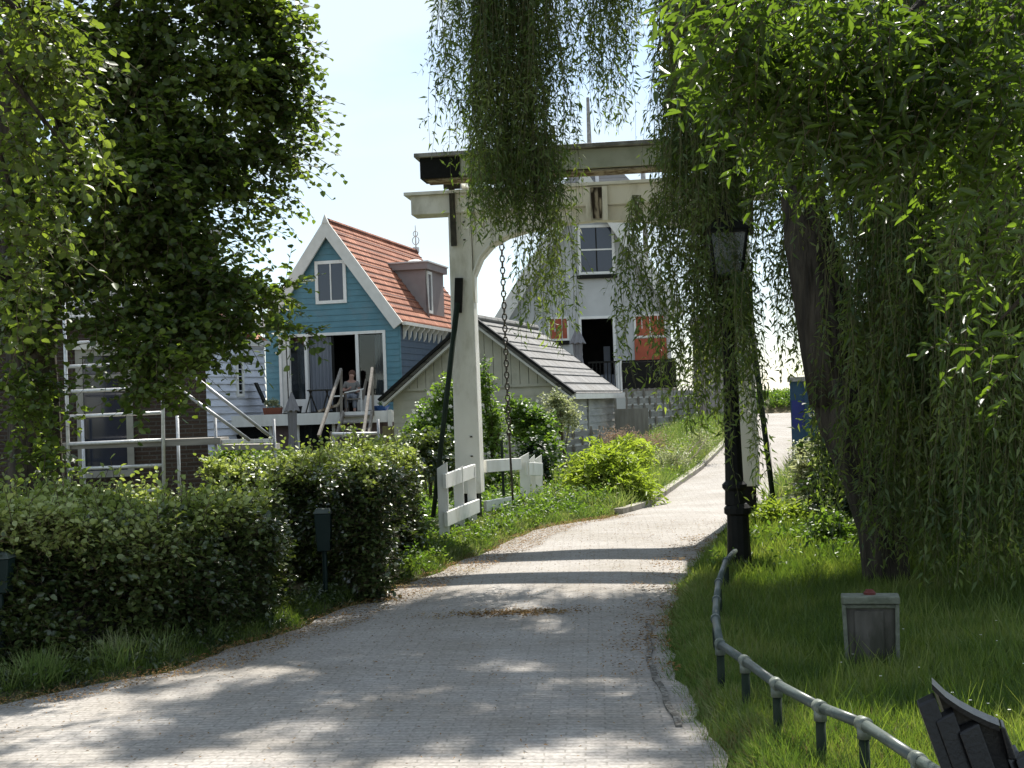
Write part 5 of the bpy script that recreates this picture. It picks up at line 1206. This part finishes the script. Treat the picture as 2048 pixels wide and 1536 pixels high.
# middle curtain left of the lamp
strands(1325, 1400, -150, 330, 520, 13.0, 13.8, 110, 60)
strands(1250, 1330, 390, 600, 800, 12.6, 13.2, 30, 40, clump=5)
strands(1345, 1450, -80, 560, 860, 12.4, 13.4, 210, 78, clump=13)
strands(1335, 1400, 100, 760, 880, 12.6, 13.1, 36, 84)
strands(1440, 1540, -80, 200, 460, 12.8, 13.6, 150, 54)
strands(1505, 1600, -80, 250, 400, 12.8, 13.6, 90, 50)
strands(1535, 1600, 300, 500, 640, 12.2, 12.8, 26, 40, clump=5)
strands(1580, 1635, 300, 620, 790, 12.2, 12.8, 36, 46, clump=5)
# right curtains around the trunk
strands(1600, 1725, -80, 300, 560, 10.9, 11.4, 110, 50, clump=9)
strands(1670, 1745, 300, 850, 1110, 10.6, 11.2, 60, 70, clump=7)
strands(1462, 1502, 540, 700, 1010, 12.0, 12.5, 18, 56)
strands(1640, 1700, 500, 800, 1050, 11.9, 12.6, 60, 60, clump=5)
strands(1755, 1900, -80, 560, 900, 10.2, 11.2, 190, 70, clump=14)
strands(1765, 1900, 300, 980, 1140, 10.2, 11.2, 240, 74)
strands(1880, 2120, -80, 700, 1180, 9.8, 11.2, 270, 80, clump=20)
strands(1880, 2120, 400, 1000, 1190, 9.4, 10.6, 260, 66)
strands(1740, 2120, 100, 900, 1120, 12.0, 13.2, 360, 84, clump=40)
strands(1750, 1880, 300, 1000, 1150, 11.4, 12.2, 120, 70)
# canopy above the frame: many separate clumps with gaps between
for k in range(150):
    x = rng.uniform(-.6, 5.6); y = rng.uniform(12.4, 17.2)-.25*max(x-2, 0); z = rng.uniform(7.1, 8.8); r_ = rng.uniform(.14, .42)
    blob(fo, stf, np.array([x, y, z]), r_, r_, r_*.7, int(110*r_/.5), 20, .09, .024, (.35, .7), .6, NV, .1, .12, .004, (0, 0, -.4))
fo.build('hanging_foliage', LF['willow'], W1, off=ow); stf.build('twigs', M['wtwig'], W1, off=ow)

# ================================================================== NEAR ASH-LEAVED TREE (upper right)
A1 = at(2200, 100, 6.0)
AT = thing('ash_branch', 'bright broad leaved branch hanging close at upper right', 'branch', tuple(A1))
b = MB(A1)
for P_ in [[(2250, -250, 6.4), (1950, -120, 6.2), (1680, -40, 6.0), (1480, 0, 5.9)], [(2200, -100, 6.3), (2000, 60, 6.1), (1800, 130, 6.0), (1600, 170, 6.0)], [(2250, 0, 6.2), (2100, 250, 6.0), (1980, 420, 5.9)], [(2250, 300, 6.0), (2120, 520, 5.9), (2000, 640, 5.8)], [(1950, -120, 6.2), (1760, 100, 6.1), (1640, 260, 6.1)]]:
    b.tube([at(*q) for q in P_], [.03, .022, .014, .006][:len(P_)] if len(P_) == 4 else [.03, .018, .006], 7)
b.build('branch', M['bark'], AT, smooth=True)
fo = Fol(); stf = Fol()
def ash(px, py, Y, rx, ry, n, leaf=.088):
    s = Y/F; c = P3(at(px, py, Y)); n = int(n*1.15)
    p = c[None]+rng.uniform(-1, 1, (n, 3))*np.array([rx*s, .45, ry*s])
    d = np.array([-.5, -.1, -.55])+rng.normal(size=(n, 3))*.5
    twigs(fo, stf, p, d, U(.16, .26, n), 8, leaf, leaf*.34, .35, OV, .05, .0025, .6)
for q in [(1500, 40, 5.9, 130, 60, 60), (1640, 80, 6.0, 150, 90, 110), (1800, 80, 6.1, 150, 110, 130), (1960, 100, 6.1, 140, 130, 130), (1560, 160, 6.0, 120, 70, 70), (1700, 220, 6.1, 130, 60, 75), (1860, 230, 6.1, 130, 80, 80), (2000, 280, 6.0, 90, 90, 70),
          (1480, 110, 5.9, 60, 60, 26), (1620, 280, 6.1, 90, 40, 30), (1760, 310, 6.1, 80, 40, 30), (1980, 420, 5.9, 80, 60, 14), (2020, 520, 5.9, 60, 50, 10), (2000, 640, 5.8, 60, 50, 7), (1920, 380, 5.9, 60, 30, 8), (2030, 740, 5.8, 40, 60, 5)]:
    ash(*q)
for (px, py) in [(1370, -5), (1345, 0), (1420, 40), (1400, 70), (1410, 95), (1425, 120), (1440, 55)]:
    c = P3(at(px+30, py-30, 5.4)); twigs(fo, stf, c[None], np.array([[-.6, 0, -.35]])+rng.normal(size=(1, 3))*.15, U(.12, .18, 1), 6, .105, .036, .3)
fo.build('foliage', LF['ash'], AT, off=tuple(A1)); stf.build('twigs', M['twig'], AT, off=tuple(A1))

# ================================================================== SHRUBS
def shrub(name, label, cat, blobs, leafm, leaf, wid, K=8, ln=(.15, .35), flowers=0, group=None, tm=OV, bias=(0, 0, .1), droop=.2, stem=True):
    c0 = at(blobs[0][0], blobs[0][1], blobs[0][2]); gz_ = float(hgt(c0.x, c0.y)); off = (c0.x, c0.y, gz_)
    t = thing(name, label, cat, off, 0, group); fo = Fol(); stf = Fol()
    allp = []
    for (px, py, Y, rx, ry, n) in blobs:
        c = at(px, py, Y); s = Y/F; blob(fo, stf, P3(c), rx*s, max(rx*s*.8, .15), ry*s, n, K, leaf, wid, ln, droop, tm, .2, .1, .003, bias); allp.append((P3(c), rx*s, ry*s))
    fo.build('foliage', leafm, t, off=off)
    b = MB(off)
    for (c, rx, ry) in allp:
        for k in range(3):
            e = Vector(c)+V(random.uniform(-.6, .6)*rx, random.uniform(-.3, .3)*rx, random.uniform(0, .7)*ry); b.tube([V(c0.x+random.uniform(-.1, .1), c0.y, gz_-.05), (V(c0.x, c0.y, gz_)+e)/2+V(random.uniform(-.1, .1), 0, 0), e], [.018, .012, .005], 5)
    b.build('stems', M['twig'], t)
    if flowers:
        ff = Fol(); ps = []
        for (c, rx, ry) in allp:
            k = max(3, int(flowers*rx)); d = rdir(k); d[:, 1] = -np.abs(d[:, 1]); ps.append(c[None]+d*np.array([rx, rx*.8, ry])[None]*1.02)
        ps = np.concatenate(ps); n = len(ps)
        for q in range(5):
            a_ = q*2*math.pi/5; d = np.stack([np.full(n, math.cos(a_)), np.full(n, -.25), np.full(n, math.sin(a_))], 1)+rng.normal(size=(n, 3))*.12
            ff.leaves(ps, d, np.array([[0, -1., .2]])+rng.normal(size=(n, 3))*.2, .035, .03, OV)
        ff.build('flowers', M['flower'], t, off=off)
    return t
shrub('rose_shrub', 'tall green rose shrub with white blossoms left of the bridge post', 'shrub', [(880, 850, 24, 60, 70, 330), (905, 790, 24, 45, 45, 150), (850, 870, 23.5, 50, 50, 200)], LF['bush'], .08, .055, flowers=40)
shrub('climbing_rose', 'green climbing shrub reaching up the post beside the chain', 'shrub', [(985, 870, 22, 30, 80, 200), (968, 770, 22, 20, 60, 70), (1000, 960, 21.5, 45, 50, 160)], LF['bush'], .075, .05, flowers=25)
shrub('flowering_shrub', 'rounded green shrub with a few white blossoms in front of the shed', 'shrub', [(1065, 850, 24, 50, 55, 330), (1030, 820, 24, 30, 30, 80), (1085, 900, 23.6, 45, 45, 200)], LF['bush'], .08, .055, flowers=30)
shrub('variegated_shrub', 'cream variegated shrub touching the front right corner of the shed', 'shrub', [(1125, 830, 25, 36, 40, 220), (1110, 800, 25, 25, 20, 70)], LF['silver'], .065, .04)
shrub('dark_shrub', 'dark glossy shrub with pale tips below the rose shrub', 'shrub', [(860, 900, 20.5, 60, 45, 330), (900, 940, 20, 35, 50, 160), (820, 900, 20.5, 35, 25, 100)], LF['hedge'], .075, .055)
shrub('ivy_column', 'dark ivy clump behind the corner post of the white fence', 'shrub', [(1085, 950, 21.5, 22, 55, 140), (1070, 900, 22, 30, 30, 110)], LF['dark'], .07, .06)
shrub('garden_shrub', 'pale green garden shrub between the scaffold and the hedge', 'shrub', [(480, 905, 22, 60, 25, 150), (560, 915, 21, 60, 18, 120)], LF['bush'], .08, .05)
shrub('twiggy_shrub', 'loose whitish leaved shrub at the foot of the garden stairs', 'shrub', [(690, 905, 24, 50, 25, 110), (740, 905, 24, 40, 20, 70)], LF['silver'], .07, .045)
shrub('fern_clump', 'bright yellow green fern clump between bridge and verge', 'fern', [(1215, 945, 20.5, 65, 50, 380), (1255, 980, 20, 45, 32, 200), (1175, 960, 20.3, 35, 38, 140), (1240, 905, 21.5, 55, 28, 180)], LF['fern'], .12, .036, K=14, ln=(.3, .6), droop=.55, bias=(0, 0, .5))
shrub('seed_head_plant', 'pinkish dried seed heads above the fern clump beside the shed', 'plant', [(1240, 880, 25, 50, 25, 200), (1300, 885, 25.5, 40, 20, 120)], LF['pink'], .05, .02, ln=(.2, .4))
shrub('pale_verge_plant', 'grey green weeds with pinkish tops in the middle of the verge', 'plant', [(1345, 915, 24.5, 45, 25, 150), (1400, 880, 27, 35, 25, 110)], LF['silver'], .05, .02, ln=(.2, .4))
shrub('sunlit_bush', 'sunlit yellow green bush just right of the lamp base', 'shrub', [(1545, 1040, 15.8, 45, 35, 240), (1580, 1030, 16, 30, 30, 110)], LF['fern'], .07, .035, K=8)
shrub('pale_bush', 'pale leaved bush in front of the blue container', 'shrub', [(1622, 950, 16.5, 40, 55, 240), (1612, 900, 16.8, 26, 30, 60)], LF['silver'], .07, .035)
shrub('lawn_bush', 'dark green undergrowth beneath the willow left of its trunk', 'shrub', [(1600, 1090, 14.3, 55, 40, 240), (1660, 1080, 14, 50, 60, 260)], LF['bush'], .08, .045)
shrub('ivy_bush', 'glossy leaved undergrowth just right of the willow trunk', 'shrub', [(1850, 1080, 12.8, 40, 90, 330)], LF['bush'], .075, .055)
shrub('evergreen_screen', 'tall dark evergreen shrubs closing the lawn behind the willow', 'shrub', [(1720, 900, 15.5, 70, 180, 700), (1850, 900, 15.5, 110, 200, 900), (2020, 900, 15, 120, 240, 1000), (2150, 800, 15, 130, 260, 700), (1980, 620, 15.5, 130, 120, 500), (1820, 640, 15.8, 60, 100, 240)], LF['dark'], .09, .06, K=9, ln=(.3, .6))
fo = Fol(); n = 2600
X = U(4, 13, n); Y = U(46.8, 49.5, n); Z = hgt(X, Y); twigs(fo, None, np.stack([X, Y, Z], 1), np.array([0, 0, 1.])+rng.normal(size=(n, 3))*.3, U(.15, .45, n), 7, .12, .05, .2)
tag(fo.build('bank_vegetation', LF['bush']), kind='stuff')

# ================================================================== GRASS
BL = (np.array([[0, .5, 0], [0, -.5, 0], [.55, -.38, .05], [.55, .38, .05], [1, -.06, .22], [1, .06, .22]], float), [(0, 1, 2, 3), (3, 2, 4, 5)])
def grass(name, mt, X, Y, h0, h1, wd=.005, lean=.35, zoff=0):
    n = len(X); Z = hgt(X, Y)-.01+zoff; d = np.array([0, 0, 1.])+rng.normal(size=(n, 3))*np.array([lean, lean, .1])
    f = Fol(); f.leaves(np.stack([X, Y, Z], 1), d, rng.normal(size=(n, 3))*np.array([1, 1, .1]), U(h0, h1, n), wd, BL); return tag(f.build(name, mt), kind='stuff')
def scatter(n, fx0, fx1, y0, y1, near=1.0, clump=0):
    Y = y0+(y1-y0)*rng.random(n)**near; a = fx0(Y); b_ = fx1(Y); X = a+(b_-a)*rng.random(n)
    if clump:
        k = np.sin(X*5.3+Y*2.1)*np.sin(Y*4.7-X*1.9)+.6*np.sin(X*11+Y*7); keep = k+rng.normal(size=n)*.6 > clump; X, Y = X[keep], Y[keep]
    return X, Y
X, Y = scatter(30000, lambda y: RX(y)-.02, lambda y: RX(y)+.5, 4.0, 12, 1.2); grass('lawn_grass', LF['verge'], X, Y, .04, .12, .005, .55)
X, Y = scatter(150000, lambda y: RX(y)+.12, lambda y: RX(y)*0+y*.44+.5, 4.2, 12.5, 1.25); grass('lawn_grass', LF['grass'], X, Y, .05, .15, .006, .4)
X, Y = scatter(9000, lambda y: RX(y)+.25, lambda y: y*.44+.5, 4.2, 11, 1.2, .5); grass('tall_grass', LF['grass'], X, Y, .14, .3, .007, .45)
X, Y = scatter(26000, lambda y: RX(y)-.03, lambda y: RX(y)+.55, 4.4, 15, 1.1, -.2); grass('dry_grass', LF['dry'], X, Y, .03, .11, .005, .7)
X, Y = scatter(26000, lambda y: RX(y)-.12, lambda y: RX(y)+.9, 3.8, 6.8, 1, -.3); grass('dry_grass', LF['dry'], X, Y, .03, .12, .005, .8)
X, Y = scatter(16000, lambda y: RX(y)-.06, lambda y: RX(y)+.22, 4, 15, 1.1); grass('verge_grass', LF['verge'], X, Y, .03, .1, .006, .8, .03)
X, Y = scatter(26000, lambda y: RX(y)+.1, lambda y: RX(y)+3.2, 12, 18, 1); grass('shade_grass', LF['grass'], X, Y, .06, .2, .009, .4)
X, Y = scatter(34000, lambda y: LX(y)-1.8, lambda y: LX(y)-.06, 18.8, 40, 1.1); grass('verge_grass', LF['verge'], X, Y, .08, .34, .011, .55)
X, Y = scatter(9000, lambda y: LX(y)-3.6, lambda y: LX(y)-1.2, 21, 38, 1); grass('rough_grass', LF['verge'], X, Y, .2, .5, .013, .6)
X, Y = scatter(26000, lambda y: LX(y)-1.3, lambda y: LX(y)-.03, 13.6, 18.8, 1); grass('verge_grass', LF['verge'], X, Y, .03, .12, .008, .6)
X, Y = scatter(22000, lambda y: LX(y)-.6, lambda y: LX(y)+.0, 7.2, 14.5, 1); grass('verge_grass', LF['grass'], X, Y, .03, .09, .007, .5)
X, Y = scatter(7000, lambda y: LX(y)-.5, lambda y: LX(y)-.15, 8.2, 10, 1, .9); grass('tall_grass', LF['verge'], X, Y, .12, .26, .007, .5)
X, Y = scatter(16000, lambda y: LX(y)-.1, lambda y: LX(y)+.38, 7.6, 19, 1, -.2); grass('dry_grass', LF['dry'], X, Y, .015, .05, .006, 1.2, .05)
X, Y = scatter(16000, lambda y: RX(y)+.0, lambda y: RX(y)+2.5, 20, 41, 1.3); grass('verge_grass', LF['verge'], X, Y, .12, .4, .014, .4)
X, Y = scatter(12000, lambda y: -9+0*y, lambda y: -1.5+0*y, 16, 38, 1.2); grass('garden_grass', LF['verge'], X, Y, .1, .3, .016, .4)
def weeds(n, fx0, fx1, y0, y1, lm, leaf, hgt_, clump=.2, K=7):
    X, Y = scatter(n, fx0, fx1, y0, y1, 1.1, clump); n = len(X); f = Fol(); d = np.array([0, 0, 1.])+rng.normal(size=(n, 3))*.4
    twigs(f, f, np.stack([X, Y, hgt(X, Y)], 1), d, U(hgt_*.5, hgt_, n), K, leaf, leaf*.5, .2, OV, .1, .002)
    tag(f.build('verge_weeds', lm), kind='stuff')
weeds(1500, lambda y: LX(y)-1.4, lambda y: LX(y)-.1, 13.4, 18.8, LF['bush'], .05, .24)
weeds(900, lambda y: LX(y)-.9, lambda y: LX(y)+.02, 12.6, 17.4, LF['limelight'], .04, .16, .1)
weeds(2200, lambda y: LX(y)-4, lambda y: LX(y)-.5, 17.8, 23, LF['bush'], .075, .4, -.6)
weeds(900, lambda y: LX(y)-2.2, lambda y: LX(y)-.1, 19, 30, LF['fern'], .06, .4, .3)
weeds(1700, lambda y: LX(y)-2.8, lambda y: LX(y)-.3, 19, 38, LF['bush'], .07, .5, .3)
weeds(700, lambda y: LX(y)-2.6, lambda y: LX(y)-.3, 20, 38, LF['pink'], .03, .65, .5, 9)
weeds(700, lambda y: LX(y)-2.2, lambda y: LX(y)-.2, 19, 36, LF['silver'], .05, .5, .5)
weeds(1500, lambda y: LX(y)-.75, lambda y: LX(y)-.05, 7.6, 13.5, LF['hedge'], .045, .16, -.2)
weeds(900, lambda y: RX(y)+.3, lambda y: RX(y)+3.5, 12.2, 18, LF['bush'], .06, .35, .3)
# fallen catkins and leaf litter lying on the road
fo = Fol()
def litter(X, Y, ln=.03):
    n = len(X); Z = np.maximum(zr(Y)+.034, 0); a_ = U(0, 6.3, n); d = np.stack([np.cos(a_), np.sin(a_), rng.normal(size=n)*.15], 1)
    fo.leaves(np.stack([X, Y, Z], 1), d, np.array([[0, 0, 1.]])+rng.normal(size=(n, 3))*.3, U(ln*.6, ln*1.5, n), ln*.35, NV)
pcx = gz(1035, 1225, .03); X = pcx.x+rng.normal(size=1100)*.30; Y = pcx.y+rng.normal(size=1100)*.10; litter(X, Y)
X, Y = scatter(9000, lambda y: RX(y)-.55, lambda y: RX(y)+.02, 8.2, 15.5, 1, .1); k = rng.random(len(X)) < ((X-RX(Y)+.55)/.57)**1.5; litter(X[k], Y[k])
X, Y = scatter(2500, lambda y: LX(y), lambda y: RX(y), 5, 17, 1); litter(X, Y, .022)
X, Y = scatter(7000, lambda y: LX(y)-.02, lambda y: LX(y)+.5, 7, 18, 1, 0); litter(X, Y, .025)
tag(fo.build('leaf_litter', LF['litter']), kind='stuff')
# small daisies in the lawn
ff = Fol(); X, Y = scatter(420, lambda y: RX(y)+.4, lambda y: y*.44+.5, 4.2, 9, 1.1, 1.1); n = len(X)
for q in range(5):
    a_ = q*2*math.pi/5; ff.leaves(np.stack([X, Y, hgt(X, Y)+.11+.02*np.sin(X*50)], 1), np.stack([np.full(n, math.cos(a_)), np.full(n, math.sin(a_)), np.full(n, .2)], 1), np.array([[0, -.3, 1.]])+0*np.stack([X, X, X], 1), .009, .007, OV)
tag(ff.build('lawn_daisies', M['flower']), kind='stuff')
